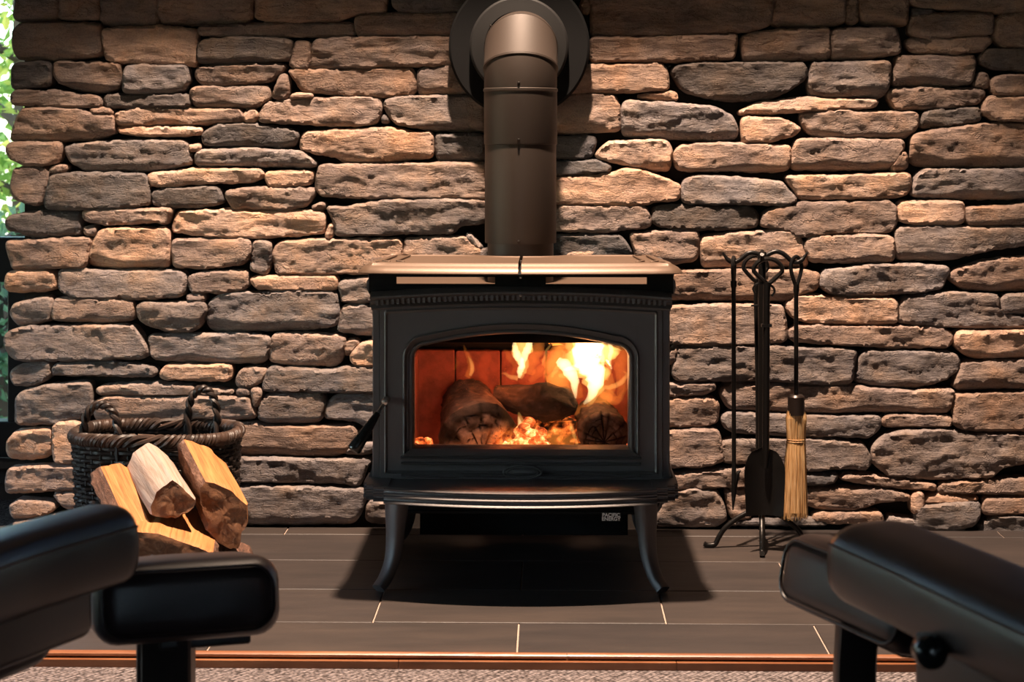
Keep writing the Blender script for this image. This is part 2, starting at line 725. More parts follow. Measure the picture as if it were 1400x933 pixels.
# left wall with a tall window opening, wall behind the camera with an opening added for the fill lamp
struct('wall_left', [(XL - 0.15, XL, YF, YB, Z0, 0.3), (XL - 0.15, XL, YF, YB, 1.25, ZT),
                     (XL - 0.15, XL, YF, -3.4, 0.3, 1.25), (XL - 0.15, XL, -0.45, YB, 0.3, 1.25)], MT['plaster'])
struct('wall_right', [(XR, XR + 0.15, YF, YB, Z0, ZT)], MT['plaster'])
struct('wall_front', [(XL - 0.15, XR + 0.15, YF - 0.15, YF, Z0, 1.45), (XL - 0.15, XR + 0.15, YF - 0.15, YF, 1.95, ZT),
                      (XL - 0.15, 0.0, YF - 0.15, YF, 1.45, 1.95), (1.2, XR + 0.15, YF - 0.15, YF, 1.45, 1.95)], MT['plaster'])
# wall that holds the window beside the stone chimney breast
struct('wall_back', [(XL, -1.36, YB, YB + 0.15, Z0, 0.085), (XL, -1.36, YB, YB + 0.15, 2.3, ZT),
                     (XL, -2.75, YB, YB + 0.15, 0.085, 2.3), (-1.40, -1.36, YB, YB + 0.15, 0.085, 2.3)], MT['plaster'])
struct('baseboard_back', [(XL, -1.40, YB - 0.02, YB, Z0, 0.02)], MT['beam'])
struct('shade_beam', [(XL, XR, -0.373, 0.06, 2.4, 2.62)], MT['beam'], bev=0.008)  # unseen beam, added to shade the top of the stone wall
struct('trim_2', [(-2.75, -1.40, YB - 0.035, YB + 0.02, 0.068, 0.092)], MT['beam'], bev=0.004)


def window(name, parts, panes, mat=MT['frame']):
    root = None
    m = MB()
    for b in parts:
        m.box(*b, bev=0.004)
    root = m.build(name, mat, None, 0)
    root['kind'] = 'structure'
    for p in panes:
        g = MB()
        g.box(*p)
        g.build('pane', MT['glass'], root, 0)
    return root


YW = YB + 0.03
window('window_1', [(-1.45, -1.40, YW, YW + 0.07, 0.092, 2.3), (-2.75, -2.69, YW, YW + 0.07, 0.092, 2.3),
                    (-2.69, -1.45, YW, YW + 0.07, 2.24, 2.3), (-2.69, -1.45, YW, YW + 0.07, 0.62, 0.755),
                    (-2.69, -1.45, YW, YW + 0.07, 0.092, 0.2), (-1.558, -1.45, YW - 0.01, YW + 0.06, 0.2, 0.62),
                    (-2.69, -2.59, YW - 0.01, YW + 0.06, 0.2, 0.62)],
       [(-2.69, -1.45, YW + 0.03, YW + 0.036, 0.755, 2.24), (-2.59, -1.558, YW + 0.03, YW + 0.036, 0.2, 0.62)])
xw = XL - 0.1
window('window_2', [(xw, xw + 0.07, -3.4, -3.34, 0.3, 1.25), (xw, xw + 0.07, -0.51, -0.45, 0.3, 1.25),
                    (xw, xw + 0.07, -3.34, -0.51, 1.19, 1.25), (xw, xw + 0.07, -3.34, -0.51, 0.3, 0.36),
                    (xw, xw + 0.07, -1.96, -1.89, 0.36, 1.19)],
       [(xw + 0.03, xw + 0.036, -3.34, -1.96, 0.36, 1.19), (xw + 0.03, xw + 0.036, -1.89, -0.51, 0.36, 1.19)])
yw = YF - 0.1  # unseen rear window, added and sized to go with the fill lamp
window('fill_window', [(0.0, 0.06, yw, yw + 0.07, 1.45, 1.95), (1.14, 1.2, yw, yw + 0.07, 1.45, 1.95),
                    (0.06, 1.14, yw, yw + 0.07, 1.89, 1.95), (0.06, 1.14, yw, yw + 0.07, 1.45, 1.51)],
       [(0.06, 1.14, yw + 0.03, yw + 0.036, 1.51, 1.89)])

# ------------------------------------------------------------------ garden outside the window
gd = MB()
gd.box(-14, 4, YB + 0.4, 16, -0.5, -0.3)
gd.build('garden_ground', MT['ground'], None, 0)['kind'] = 'structure'


def leafy(name, label, cat, x, y, z0, h, rad, n, size, mat, trunk=True, seed=1):
    rnd = random.Random(seed)
    root = empty(name, (x, y, z0), label, cat)
    if trunk:
        m = MB()
        m.tube([(x, y, z0), (x + 0.05, y, z0 + h * 0.35), (x - 0.05, y + 0.1, z0 + h * 0.8)], [0.09, 0.07, 0.02], 8)
        for k in range(7):
            a = rnd.uniform(0, 2 * PI)
            zz = z0 + h * (0.2 + 0.1 * k)
            m.tube([(x, y, zz), (x + math.cos(a) * rad * 0.4, y + math.sin(a) * rad * 0.4, zz + 0.2),
                    (x + math.cos(a) * rad * 0.8, y + math.sin(a) * rad * 0.8, zz + 0.35)], [0.03, 0.02, 0.008], 6)
        m.build('trunk', MT['trunk'], root, 40)
    vs, fs = [], []
    for k in range(n):
        a, t = rnd.uniform(0, 2 * PI), rnd.uniform(-1, 1)
        rr = rnd.uniform(0.45, 1.0)
        c = Vector((x + rad * rr * math.cos(a) * math.sqrt(1 - t * t), y + rad * rr * math.sin(a) * math.sqrt(1 - t * t),
                    z0 + h * 0.55 + h * 0.45 * rr * t))
        d = Vector((rnd.gauss(0, 1), rnd.gauss(0, 1), rnd.gauss(0, 0.7) - 0.3)).normalized()
        e = d.orthogonal().normalized()
        e.rotate(Matrix.Rotation(rnd.uniform(0, 2 * PI), 3, d))
        s = size * rnd.uniform(0.6, 1.3)
        up = d.cross(e) * s * 0.12
        b = len(vs)
        vs += [c, c + d * s * 0.5 + e * s * 0.3 + up, c + d * s, c + d * s * 0.5 - e * s * 0.3 + up]
        fs += [[b, b + 1, b + 2], [b, b + 2, b + 3]]
    o = link_mesh('foliage', vs, fs, mat, root, False)
    o['kind'] = 'stuff'
    return root


leafy('garden_tree', 'yellow-green leafy tree seen through the upper window pane', 'tree', -2.75, 4.6, -0.3, 3.6, 1.1, 6000, 0.085, MT['leaf'], seed=3)
leafy('garden_shrub', 'dark green shrub seen through the low window pane', 'shrub', -2.35, 3.0, -0.3, 1.1, 0.6, 2200, 0.06, MT['bush'], seed=5)

# ------------------------------------------------------------------ hearth of slate tiles
HX0, HX1 = -1.9, 1.75
hearth = MB()
hearth.box(HX0, HX1, -1.184, 0.0, Z0, -0.0035)
hearth = hearth.build('hearth', MT['grout'], None, 0)
hearth['label'] = 'low hearth of dark slate tiles under the stove'
hearth['category'] = 'hearth'
rows = [(-0.075, 0.0, 0.3), (-0.378, -0.0785, 0.0), (-0.668, -0.3815, 0.318), (-0.954, -0.6715, 0.005), (-1.181, -0.9575, 0.318)]
# joints of the two front rows as in the photo: the front row has one at x = 0, the next one at x = -0.31 and 0.33
rows = [(-0.086, 0.0, 0.0), (-0.376, -0.0895, 0.322), (-0.667, -0.3795, 0.004), (-0.951, -0.6705, 0.322), (-1.181, -0.9545, 0.004)]
PITCH = 0.634
for y0, y1, jx in rows:
    x = jx - PITCH * 4
    while x < HX1:
        a, b = max(HX0, x + 0.0018), min(HX1, x + PITCH - 0.0018)
        if b - a > 0.02:
            t = MB()
            t.box(a, b, y0, y1, -0.012, random.uniform(-0.0006, 0.0006), bev=0.0012, seg=1)
            t.build('tile', MT['slate'], hearth, 0)
        x += PITCH
# timber nosing along the front edge, in boards
nos = empty('hearth_nosing', (0, -1.2, Z0), 'red-brown timber nosing along the front edge of the slate hearth', 'edging')
for a, b in ((HX0, -0.235), (-0.234, 0.325), (0.326, HX1)):
    m = MB()
    m.box(a, b, -1.212, -1.188, Z0, -0.009, bev=0.001)
    m.build('board', MT['nosing'], nos, 0)
for a, b in ((HX0, 0.105), (0.106, HX1)):
    m = MB()
    prof = [(-1.185, -0.006), (-1.185, 0.001), (-1.190, 0.004), (-1.197, 0.0035), (-1.2015, 0.0), (-1.202, -0.004), (-1.2, -0.006)]
    m.loft([[(a, y, z) for y, z in prof], [(b, y, z) for y, z in prof]])
    m.build('lip', MT['nosing'], nos, 40)

# ------------------------------------------------------------------ the stone wall
wall = MB()
WX0, WX1 = -1.365, 2.35
wall.box(WX0, WX1, 0.045, 0.50, -0.02, ZT - 0.02)
wall = wall.build('wall_hearth', MT['mortar'], None, 0)
wall['kind'] = 'structure'

CROPS = {'A': (0, 0, 3.8886), 'B': (330, 0, 3.8886), 'C': (720, 0, 3.8886), 'D': (1050, 0, 3.8886), 'E': (0, 220, 3.8886),
         'F': (330, 220, 3.8886), 'G': (720, 180, 3.8886), 'H': (1050, 220, 3.8886), 'I': (0, 440, 3.8886),
         'J': (300, 480, 3.8886), 'K': (880, 440, 3.8886), 'L': (1050, 440, 3.8886), 'M': (1050, 600, 3.8886),
         'N': (180, 400, 3.8886), 'O': (900, 380, 3.8886), 'P': (180, 0, 3.8886), 'Q': (0, 560, 5.183),
         'R': (320, 600, 5.833), 'S': (880, 600, 5.183), 'T': (1220, 640, 7.78), 'X': (0, 0, 1.0)}
# one line per stone: photo crop it was measured in, tone, outline
STONES = """
A b 70,105 85,0 85,-60 305,-60 305,98 180,108
A b 314,-60 520,-60 520,98 312,98
A b 530,-60 830,-60 829,122 650,134 530,128
A b 840,-60 1338,-60 1332,95 1308,116 1040,127 840,121
A b 62,215 68,160 120,122 525,125 532,295 290,318 75,310
A t 537,155 840,138 1038,152 1040,345 770,338 560,320 545,230
P b 347,142 700,124 1178,121 1178,187 500,188 350,180
P b 655,-60 1350,-60 1345,60 1190,67 1100,104 740,112 655,95
B b 605,85 830,68 1300,75 1300,180 610,190
B k 795,-60 1300,-60 1300,55 870,62 810,42
P k 345,250 385,207 600,197 852,213 833,316 560,330 350,335
P b 872,215 950,225 932,370 837,356
B b 388,215 560,200 1290,192 1290,340 700,350 355,362
P b 330,398 350,357 600,337 820,345 770,400 720,430 560,455 370,455
P b 300,490 330,465 560,467 715,455 735,515 680,550 650,570 340,570
P b 745,520 790,400 822,402 832,470 823,522 780,528
B b 245,370 560,370 908,362 925,440 920,495 760,512 500,500 320,480
B b 938,370 1115,347 1290,347 1290,505 940,500
B t 265,502 370,497 380,513 265,527
A k 55,400 65,340 250,328 262,345 260,455 100,475 58,470
A b 277,390 282,330 632,335 637,410 622,470 530,490 420,485 300,430
A g 655,410 668,350 985,348 1000,420 965,490 800,500 655,495
A b 52,530 60,485 320,482 400,500 528,520 538,565 310,567 70,555
A k 547,565 552,502 990,500 1010,563 800,566 620,570
A b 48,735 80,640 110,577 430,580 480,607 598,614 603,700 540,735 250,752 60,748
A b 470,580 585,575 598,606 492,603
A b 605,610 700,572 1280,580 1298,640 1080,660 620,667
A t 617,681 780,676 1073,681 1060,712 960,720 760,722 632,705
P t 582,615 602,592 650,574 670,620 640,653 600,646
B b 92,600 132,545 300,525 660,518 738,525 736,600 718,655 600,667 400,660 310,654 92,645
B k 740,654 762,602 783,648
B g 752,550 810,515 1290,510 1290,700 1000,690 830,660 780,610
P k 370,720 440,662 620,662 820,682 888,712 855,778 600,783 380,778
P t 298,768 360,768 358,800 305,800
A b 28,790 50,762 315,757 320,780 303,858 230,878 110,875 45,840
A g 332,780 620,746 990,752 1018,870 930,885 840,908 430,910 362,850
P g 332,820 380,797 620,792 900,807 982,880 940,886 620,880 340,883
B t 305,790 330,702 520,692 700,687 770,677 900,702 1018,707 1013,838 800,853 540,866 500,830 370,810
B k 1032,715 1290,718 1290,853 1060,858 1037,830
A b 258,890 345,880 343,913 262,923
E b 50,130 70,37 245,32 258,70 240,148 205,233 150,228 70,203
E k 232,235 267,80 420,67 768,70 788,130 788,233 560,253 262,258
E t 780,72 1060,42 1380,48 1403,75 1340,110 1100,118 900,133 787,128
F t 132,60 368,57 376,80 358,128 150,138 128,100
E k 797,175 832,152 1158,142 1183,220 1100,243 900,246 807,236
F b -90,165 60,144 378,147 380,185 345,238 240,260 60,253 -58,248
F b 392,150 412,27 700,17 1300,12 1300,200 900,195 600,193 420,183
E k 22,320 60,292 200,272 418,277 428,320 423,393 300,403 150,406 80,370 32,365
E b 437,264 680,260 898,257 908,270 878,343 830,325 560,338 442,310
E b 437,352 510,350 500,398 442,398
F t -376,375 -353,277 -80,260 60,274 418,267 440,300 433,383 250,400 100,410 -200,398
F g 452,247 560,252 700,217 1000,207 1300,214 1300,330 1160,340 1120,383 900,383 700,393 502,400 492,320
F t 447,408 470,337 488,347 478,408
F b 362,250 438,217 438,263
E b 30,432 60,432 473,410 476,430 448,563 300,570 62,573 46,500
E t 462,540 502,420 527,367 880,362 893,400 888,563 600,568 482,560
E b 907,450 922,422 1298,417 1328,432 1322,510 1288,548 1100,573 922,563
F g 62,432 153,432 148,540 128,606 47,580
F t 162,500 192,437 400,422 838,420 853,440 848,598 600,598 300,603 182,598
F b 867,420 1182,404 1238,450 1278,480 1300,640 867,640
F g 1187,405 1215,387 1283,465 1263,473
E t 22,640 37,592 268,587 288,610 288,678 230,695 60,698 27,688
E g 302,600 332,584 958,587 983,625 968,718 800,733 420,728 312,693
E b 997,620 1070,597 1308,587 1313,678 1150,703 1012,698
E b 992,745 1002,710 1083,714 1083,746
F t 42,640 62,620 503,617 506,688 300,693 82,678
F g 517,660 542,637 690,627 760,700 760,748 532,753 527,700
E g 42,810 72,762 258,727 270,762 263,848 150,878 82,878
E b 277,760 302,737 703,747 710,770 698,853 500,858 272,848
E g 722,800 742,757 1083,757 1090,800 1058,883 1010,910 880,903 747,858
N g 397,170 402,62 450,27 520,2 700,7 900,-6 1083,7 1098,80 1088,178 950,198 620,210 420,206
N g 1117,77 1260,70 1320,100 1320,230 1200,223 1092,208
I g 22,85 42,57 150,27 400,27 700,22 738,70 778,150 768,193 600,198 400,208 130,208 52,188 27,130
N g 87,235 350,227 600,224 733,240 718,320 698,378 540,378 300,373 112,358 87,300
N b 727,370 747,227 900,227 1128,237 1133,270 1108,368 1080,393 900,393
N b 1142,250 1213,264 1160,328 1127,343
N t 1157,345 1215,274 1320,264 1320,393 1180,388
I g 52,270 82,247 260,207 268,240 256,298 190,338 82,343 57,320
I g 267,260 302,232 600,220 818,247 828,270 808,293 600,288 272,283
N t 142,460 162,402 200,394 523,392 526,430 513,470 300,466
N b 547,480 582,412 713,407 698,470 640,503 562,503
N g 692,520 722,420 732,402 1060,422 1130,404 1320,402 1320,535 1100,530 800,526
I g 72,550 77,420 102,382 240,342 478,327 483,400 478,503 300,543 122,548
I g 502,365 542,347 820,334 1238,375 1200,388 1000,393 700,396 522,393
N b 552,520 628,517 623,558 562,553
N b 637,512 678,517 688,540 660,618 642,570
I b 497,430 562,407 900,414 1150,400 1318,412 1362,500 1330,518 1210,528 500,528
N g 672,640 692,562 760,547 1008,547 1028,580 1003,678 960,703 720,698 677,678
N g 1022,640 1052,572 1090,554 1330,552 1330,760 1200,690 1032,670
N b 200,705 680,702 720,717 960,717 1178,722 1198,760 1148,848 1080,878 560,873 200,873
R g -300,165 330,157 560,174 800,174 1073,162 1088,180 1048,230 1008,378 860,358 400,348 -300,338
R g 885,110 940,70 1120,40 1120,125 900,125
R g -300,402 60,392 230,387 500,392 1043,407 1053,440 1008,598 930,693 700,698 400,698 -300,688
R g 1047,640 1077,482 1130,502 1160,522 1250,522 1250,688 1080,688
R k 1042,350 1080,292 1128,332 1110,418 1062,408
I t 30,650 70,592 263,574 273,620 263,713 150,743 32,733 27,690
Q t 372,130 402,92 570,97 590,383 402,383 372,340
Q b 36,500 52,432 250,412 590,407 590,568 300,583 32,593
Q b 57,690 132,652 388,672 368,728 180,778 87,788
Q b 367,607 590,602 590,698 470,723
Q b 87,800 200,792 400,752 620,742 620,920 102,900
I b 430,545 1240,545 1250,640 430,640
X b 85,640 200,636 200,678 95,676
X g 205,636 264,634 264,674 204,676
X g 110,682 264,680 264,716 112,716
C b 345,-60 1325,-60 1295,130 1200,160 1000,175 700,188 345,188
C b 282,10 330,-20 332,70 290,60
C b 340,202 800,192 1108,180 1118,192 1108,308 800,323 340,323
D b -136,187 0,162 333,152 333,308 0,326 -128,323
C t 180,490 240,347 540,347 700,332 743,360 758,473 480,488
C t 582,510 690,497 798,487 800,538 740,538
C k 772,385 792,352 900,340 1478,337 1491,380 1478,428 1390,478 1320,518 1080,538 940,508 840,488
C b 60,700 60,520 270,502 468,507 493,570 498,688 400,703 160,710
C g 507,580 522,537 740,550 1000,572 1088,612 1123,680 1118,738 1000,753 740,733 517,723
D t -148,592 -60,552 200,514 260,527 588,532 578,568 400,578 100,596 -138,606
D t -136,627 60,627 148,662 176,685 138,718 0,753 -128,758
C k 60,732 363,724 370,760 343,838 60,846
C t 360,830 432,757 560,750 740,747 773,790 758,908 700,913 540,878 420,848
G b 787,110 832,74 1000,62 1388,74 1408,90 1398,203 1300,213 1100,208 820,208 792,180
G k 60,165 380,157 448,180 438,213 300,223 60,238
G t 60,252 160,252 330,237 440,232 530,194 640,217 780,272 818,290 813,358 760,366 690,368 640,386 400,386 180,383 60,370
G g 827,345 837,257 930,234 1120,247 1356,268 1441,371 1401,392 1200,383 1000,383 842,378
G b 60,397 160,397 638,402 666,500 560,518 400,533 160,528 60,528
G k 667,430 692,400 850,394 1198,404 1236,440 1233,500 1150,518 900,523 740,508 672,490
H b -33,320 -18,272 60,252 180,227 638,214 688,245 688,338 648,383 400,383 200,403 150,398 80,358 -28,348
G k 60,560 290,550 498,557 558,635 560,690 60,690
G b 552,547 800,527 908,530 916,570 908,678 820,703 700,703 592,688
G t 927,570 952,554 1150,540 1431,527 1466,586 1498,690 1493,728 942,723
D b 25,133 45,-60 410,-60 413,123 200,140
D b 425,123 430,-60 475,-60 483,118
D b 490,60 480,-60 748,-60 750,128 600,133 510,118
D b 345,157 680,142 698,200 708,278 560,303 347,313
D b 765,18 765,-60 1430,-60 1430,58 1250,68 1100,50 850,43
D k 770,47 890,47 880,68 780,78
D b 757,180 772,82 900,72 1203,70 1198,178 1000,186 850,203
D b 742,230 762,207 900,202 1188,197 1188,230 1138,268 960,283 762,273
D b 1212,200 1227,87 1290,70 1430,67 1430,253 1250,248
D b 672,430 692,302 1098,292 1108,340 1088,443 900,458 682,453
D g 217,440 242,337 648,327 653,370 638,480 600,518 300,518 227,500
D k 1127,330 1147,267 1430,260 1430,373 1200,363
D b 1102,460 1132,387 1173,392 1183,463
D b 1192,420 1280,402 1430,407 1430,493 1202,503
D b 642,510 662,477 880,470 1148,472 1163,500 1128,548 900,573 682,578
D t 1142,590 1167,522 1220,512 1430,522 1430,643 1200,633
D b 172,640 192,597 420,590 803,602 803,670 748,728 560,733 250,728 212,690
D k 822,660 832,602 900,582 1133,577 1138,643 1000,663 832,678
D b 767,850 772,722 900,692 1200,657 1430,662 1430,893 1100,888 800,883
D b 132,900 137,790 162,742 400,740 718,747 728,780 688,850 648,898 300,903
D b 662,898 700,822 735,802 748,900 690,913
H t 97,82 400,82 758,67 763,140 738,183 600,198 182,203 162,180
H g 772,180 802,72 840,47 1100,47 1430,42 1430,200 1100,203 802,193
H t 702,230 722,217 1048,222 1050,310 1028,336 782,333 702,320
H b 1062,260 1082,252 1430,234 1430,340 1100,346 1067,330
H b 192,450 232,407 540,392 668,407 678,480 663,548 450,543 232,538
H g 692,500 682,372 800,347 950,347 1120,357 1430,352 1430,440 1290,458 1200,468 960,528 702,528
G b 700,820 700,755 792,747 1000,740 1498,742 1553,755 1558,790 1538,843 1478,858 1398,903 1100,903 700,893
H g 282,630 302,587 560,557 798,552 958,567 963,590 928,678 800,698 560,713 352,713 287,678
H b 972,620 992,587 1130,547 1250,522 1430,517 1430,690 1250,693 1050,688 987,640
O t 677,150 722,100 880,97 1268,117 1276,150 1276,238 1200,246 1050,246 800,240 712,208
H g 700,858 702,782 722,735 960,702 1228,720 1238,800 1350,832 1430,832 1430,888 1100,888 900,878
H g 1247,748 1272,717 1430,712 1430,820 1252,813
O b 20,160 400,142 663,152 678,240 688,328 640,343 500,353 250,358 20,345
L b 112,60 152,22 500,24 900,32 983,62 988,110 948,138 700,138 400,123 132,108
O g 77,520 112,372 400,367 640,362 720,377 1053,387 1048,430 1028,558 980,568 860,563 600,548 250,548 102,543
L g 472,300 492,182 532,157 980,167 1028,205 1018,260 958,298 790,363 600,348 482,328
O b 20,470 85,372 105,367 92,460
O b 20,572 300,567 308,590 240,623 20,628
O b 20,652 300,647 323,690 318,768 240,793 20,793
L b -251,390 -243,347 -200,334 130,342 450,347 780,374 988,367 993,400 963,493 700,488 560,480 250,493 -200,468
O g 342,750 372,722 800,737 1183,747 1188,790 1128,848 800,843 400,823 352,790
L b 612,530 642,502 978,507 983,558 800,563 622,558
L t 1000,90 1012,57 1430,52 1430,198 1080,193 1002,130
L b 992,355 1042,217 1430,212 1430,358 1040,370
L b 997,400 1022,387 1430,374 1430,578 1080,578 992,558
K b 60,592 300,577 398,582 413,660 428,738 330,768 60,778
L g -243,660 -208,634 180,624 508,650 553,740 528,788 380,778 220,793 0,758 -238,748
L g 557,670 602,622 680,587 900,577 1100,594 1430,602 1430,740 1250,778 1200,828 900,838 650,823 562,750
K b 60,832 420,792 560,777 760,790 760,880 420,880 60,900
M b 382,215 422,192 600,202 898,252 888,276 700,263 500,238
M b 902,290 922,242 1180,227 1430,217 1430,298 1000,288
M k 120,202 378,192 350,243 120,253
M b 120,287 230,272 620,272 758,302 753,328 600,340 450,388 300,393 230,360 120,360
M b 242,410 302,402 600,397 620,460 252,450
M t 767,310 790,292 820,294 828,310 823,400 772,400
T t 352,390 372,302 480,287 908,322 918,350 700,378 500,388
T g 252,425 600,392 938,372 943,480 898,598 740,660 252,660
T b 967,500 992,322 1500,322 1500,478 1100,503
T k 952,622 1100,532 1500,522 1500,720 952,720
S g 100,560 150,442 240,372 350,362 518,377 558,450 588,570 520,623 100,623
S b 577,370 720,362 760,402 758,578 628,578 602,480
S k 612,595 780,585 1300,575 1300,618 620,623
M g 640,420 1050,470 1050,520 640,520
X b 505,350 600,350 600,395 505,395
X g 510,430 600,425 600,470 510,470
X b 515,520 600,520 600,575 515,575
X g 820,352 876,352 876,385 820,385
"""
TONE = {'t': (0.50, 0.335, 0.25), 'b': (0.31, 0.224, 0.183), 'g': (0.24, 0.198, 0.182), 'k': (0.145, 0.126, 0.120)}


def chaikin(P, k=1):
    for _ in range(k):
        Q = []
        n = len(P)
        for i in range(n):
            a, b = P[i], P[(i + 1) % n]
            L = (b - a).length
            t = min(0.25, 0.007 / max(L, 1e-6))
            Q += [a + (b - a) * t, a + (b - a) * (1 - t)]
        P = Q
    return P


def make_stone(poly, tone, idx, step=0.0072):
    rnd = random.Random(1000 + idx)
    P = chaikin([Vector((p.x, p.z)) for p in poly], 2)
    # resample the outline, with a little chipping
    pts = []
    n = len(P)
    for i in range(n):
        a, b = P[i], P[(i + 1) % n]
        L = (b - a).length
        k = max(1, int(round(L / step)))
        for j in range(k):
            pts.append(a + (b - a) * (j / k))
    out = []
    for p in pts:
        j = 0.0032 * noise.noise((p.x * 45, p.y * 45, idx * 3.7)) + 0.0018 * noise.noise((p.x * 130, p.y * 130, idx * 1.3))
        j2 = 0.0032 * noise.noise((p.x * 45, p.y * 45, idx * 3.7 + 50))
        out.append(Vector((p.x + j2 * 0.6, p.y + j)))
    ar0 = sum(out[i].x * out[i - 1].y - out[i - 1].x * out[i].y for i in range(len(out)))
    grow = 0.0042 * (1 if ar0 > 0 else -1)
    nrm = []
    for i in range(len(out)):
        t = out[(i + 1) % len(out)] - out[i - 1]
        nrm.append(Vector((-t.y, t.x)).normalized() * grow)
    out = [p + q for p, q in zip(out, nrm)]
    B = np.array([(p.x, p.y) for p in out])
    lo, hi = B.min(0), B.max(0)
    inner = []
    gx = np.arange(lo[0] + step * 0.5, hi[0], step)
    gz = np.arange(lo[1] + step * 0.5, hi[1], step * 0.86)
    A0, A1 = B, np.roll(B, -1, 0)
    D = A1 - A0
    LL = np.maximum((D ** 2).sum(1), 1e-12)

    def dist(p):
        t = np.clip(((p - A0) * D).sum(1) / LL, 0, 1)
        q = A0 + D * t[:, None]
        return math.sqrt(((p - q) ** 2).sum(1).min())

    def inside(p):
        c = ((A0[:, 1] > p[1]) != (A1[:, 1] > p[1]))
        with np.errstate(divide='ignore', invalid='ignore'):
            xi = A0[:, 0] + (p[1] - A0[:, 1]) * D[:, 0] / D[:, 1]
        return int((c & (p[0] < xi)).sum()) % 2 == 1

    for r, z in enumerate(gz):
        for x in gx:
            p = np.array((x + (step * 0.5 if r % 2 else 0) + rnd.uniform(-1, 1) * step * 0.15, z + rnd.uniform(-1, 1) * step * 0.15))
            if inside(p):
                d = dist(p)
                if d > step * 0.55:
                    inner.append((p[0], p[1], d))
    nb = len(out)
    co = [Vector(p) for p in out] + [Vector((a, b)) for a, b, _ in inner]
    res = delaunay_2d_cdt(co, [], [list(range(nb))], 1, 1e-7)
    vco, faces = res[0], res[2]
    dmap = [0.0] * nb + [d for _, _, d in inner]
    H = hi[1] - lo[1]
    base = rnd.uniform(0.006, 0.016)
    tilt = rnd.uniform(-0.07, 0.03)
    tiltx = rnd.uniform(-0.02, 0.02)
    rr = min(0.0065, H * 0.28)
    led = rnd.choice((0.25, 0.6, 1.0, 1.0))
    fx, fz = rnd.uniform(4, 7), rnd.uniform(20, 34)
    chamf = rnd.random() < 0.45
    sd = idx * 7.13
    cz = (lo[1] + hi[1]) / 2
    cx = (lo[0] + hi[0]) / 2
    verts = []
    for i, p in enumerate(vco):
        d = dmap[i] if i < len(dmap) else 0.0
        x, z = p.x, p.y
        e = 1 - math.sqrt(max(0.0, 1 - (1 - min(d / rr, 1.0)) ** 2))
        h = base + tilt * (z - cz) + tiltx * (x - cx)
        h += 0.0050 * noise.noise((x * 7, z * 11, sd)) + 0.0032 * noise.noise((x * 19, z * 34, sd + 4))
        # split ledges along the bedding
        w = 2.2 * fbm(x * fx, z * fz * 0.55, sd + 9, 3) + (z - cz) * 16 + 0.25 * noise.noise((x * 60, z * 60, sd))
        fl = math.floor(w)
        fr = w - fl
        st = fl + min(1.0, max(0.0, (fr - 0.80) / 0.20))
        h += led * 0.0038 * max(-2.2, min(2.2, st))
        h += 0.0016 * noise.noise((x * 75, z * 120, sd + 2))
        if chamf and z < lo[1] + H * 0.36:
            cut = (lo[1] + H * (0.25 + 0.16 * noise.noise((x * 9, sd, 0)))) - z
            if cut > 0:
                h -= cut * 0.75
        h = max(-0.018, min(0.040, h))
        h = h - e * (0.004 + rr * 0.9)
        verts.append((x, -h, z))
    nv = len(verts)
    loop = list(range(nb))
    bk = []
    for i in loop:
        bk.append((vco[i].x, 0.05, vco[i].y))
    F = []
    for f in faces:
        a, b, c = (vco[f[0]], vco[f[1]], vco[f[2]])
        area = (b.x - a.x) * (c.y - a.y) - (b.y - a.y) * (c.x - a.x)
        F.append(list(f) if area > 0 else list(f)[::-1])
    ar = sum(B[i][0] * B[(i + 1) % nb][1] - B[(i + 1) % nb][0] * B[i][1] for i in range(nb))
    for i in range(nb):
        j = (i + 1) % nb
        F.append([i, nv + i, nv + j, j] if ar > 0 else [i, j, nv + j, nv + i])
    o = link_mesh('stone', verts + bk, F, MT['stone'], wall, 48)
    t = TONE[tone]
    v = rnd.uniform(0.86, 1.16)
    w = rnd.uniform(-0.05, 0.05)
    o.color = (t[0] * v * (1 + w), t[1] * v, t[2] * v * (1 - w), 1)
    return o


for idx, line in enumerate(STONES.strip().splitlines()):
    c, tone, *pp = line.split()
    ox, oy, sc = CROPS[c]
    poly = []
    for q in pp:
        a, b = q.split(',')
        poly.append(at(ox + float(a) / sc, oy + float(b) / sc, -0.012))
    make_stone(poly, tone, idx)


# the wall goes on beyond the picture, and behind the pipe and the stove, in coarser stones
def fill_stones(x0, x1, z0, z1, hmin, hmax, lmin, lmax, idx):
    rnd = random.Random(idx)
    z = z0
    while z < z1 - 0.03:
        h = min(rnd.uniform(hmin, hmax), z1 - z)
        if z1 - z - h < hmin * 0.6:
            h = z1 - z
        x = x0
        while x < x1 - 0.03:
            L = rnd.uniform(lmin, lmax)
            if x1 - x - L < lmin * 0.6:
                L = x1 - x
            g = 0.006
            c = [rnd.uniform(-0.007, 0.007) for _ in range(6)]
            idx += 1
            make_stone([Vector((x + g, 0, z + g + c[0])), Vector((x + L * 0.5, 0, z + g)), Vector((x + L - g + c[1], 0, z + g)), Vector((x + L - g + c[2], 0, z + h - g)),
                        Vector((x + L * 0.5, 0, z + h - g + c[3] * 0.3)), Vector((x + g, 0, z + h - g - abs(c[4])))],
                       rnd.choice('bbbggtk'), idx, 0.013)
            x += L
        z += h


fill_stones(1.432, 2.33, 0.0, 1.50, 0.10, 0.16, 0.24, 0.44, 3000)
fill_stones(-1.345, 2.33, 1.555, 2.395, 0.135, 0.20, 0.34, 0.60, 4000)
fill_stones(-0.075, 0.085, 0.775, 1.54, 0.09, 0.14, 0.1, 0.16, 5000)
fill_stones(-0.19, 0.22, 0.0, 0.76, 0.09, 0.14, 0.18, 0.3, 6000)


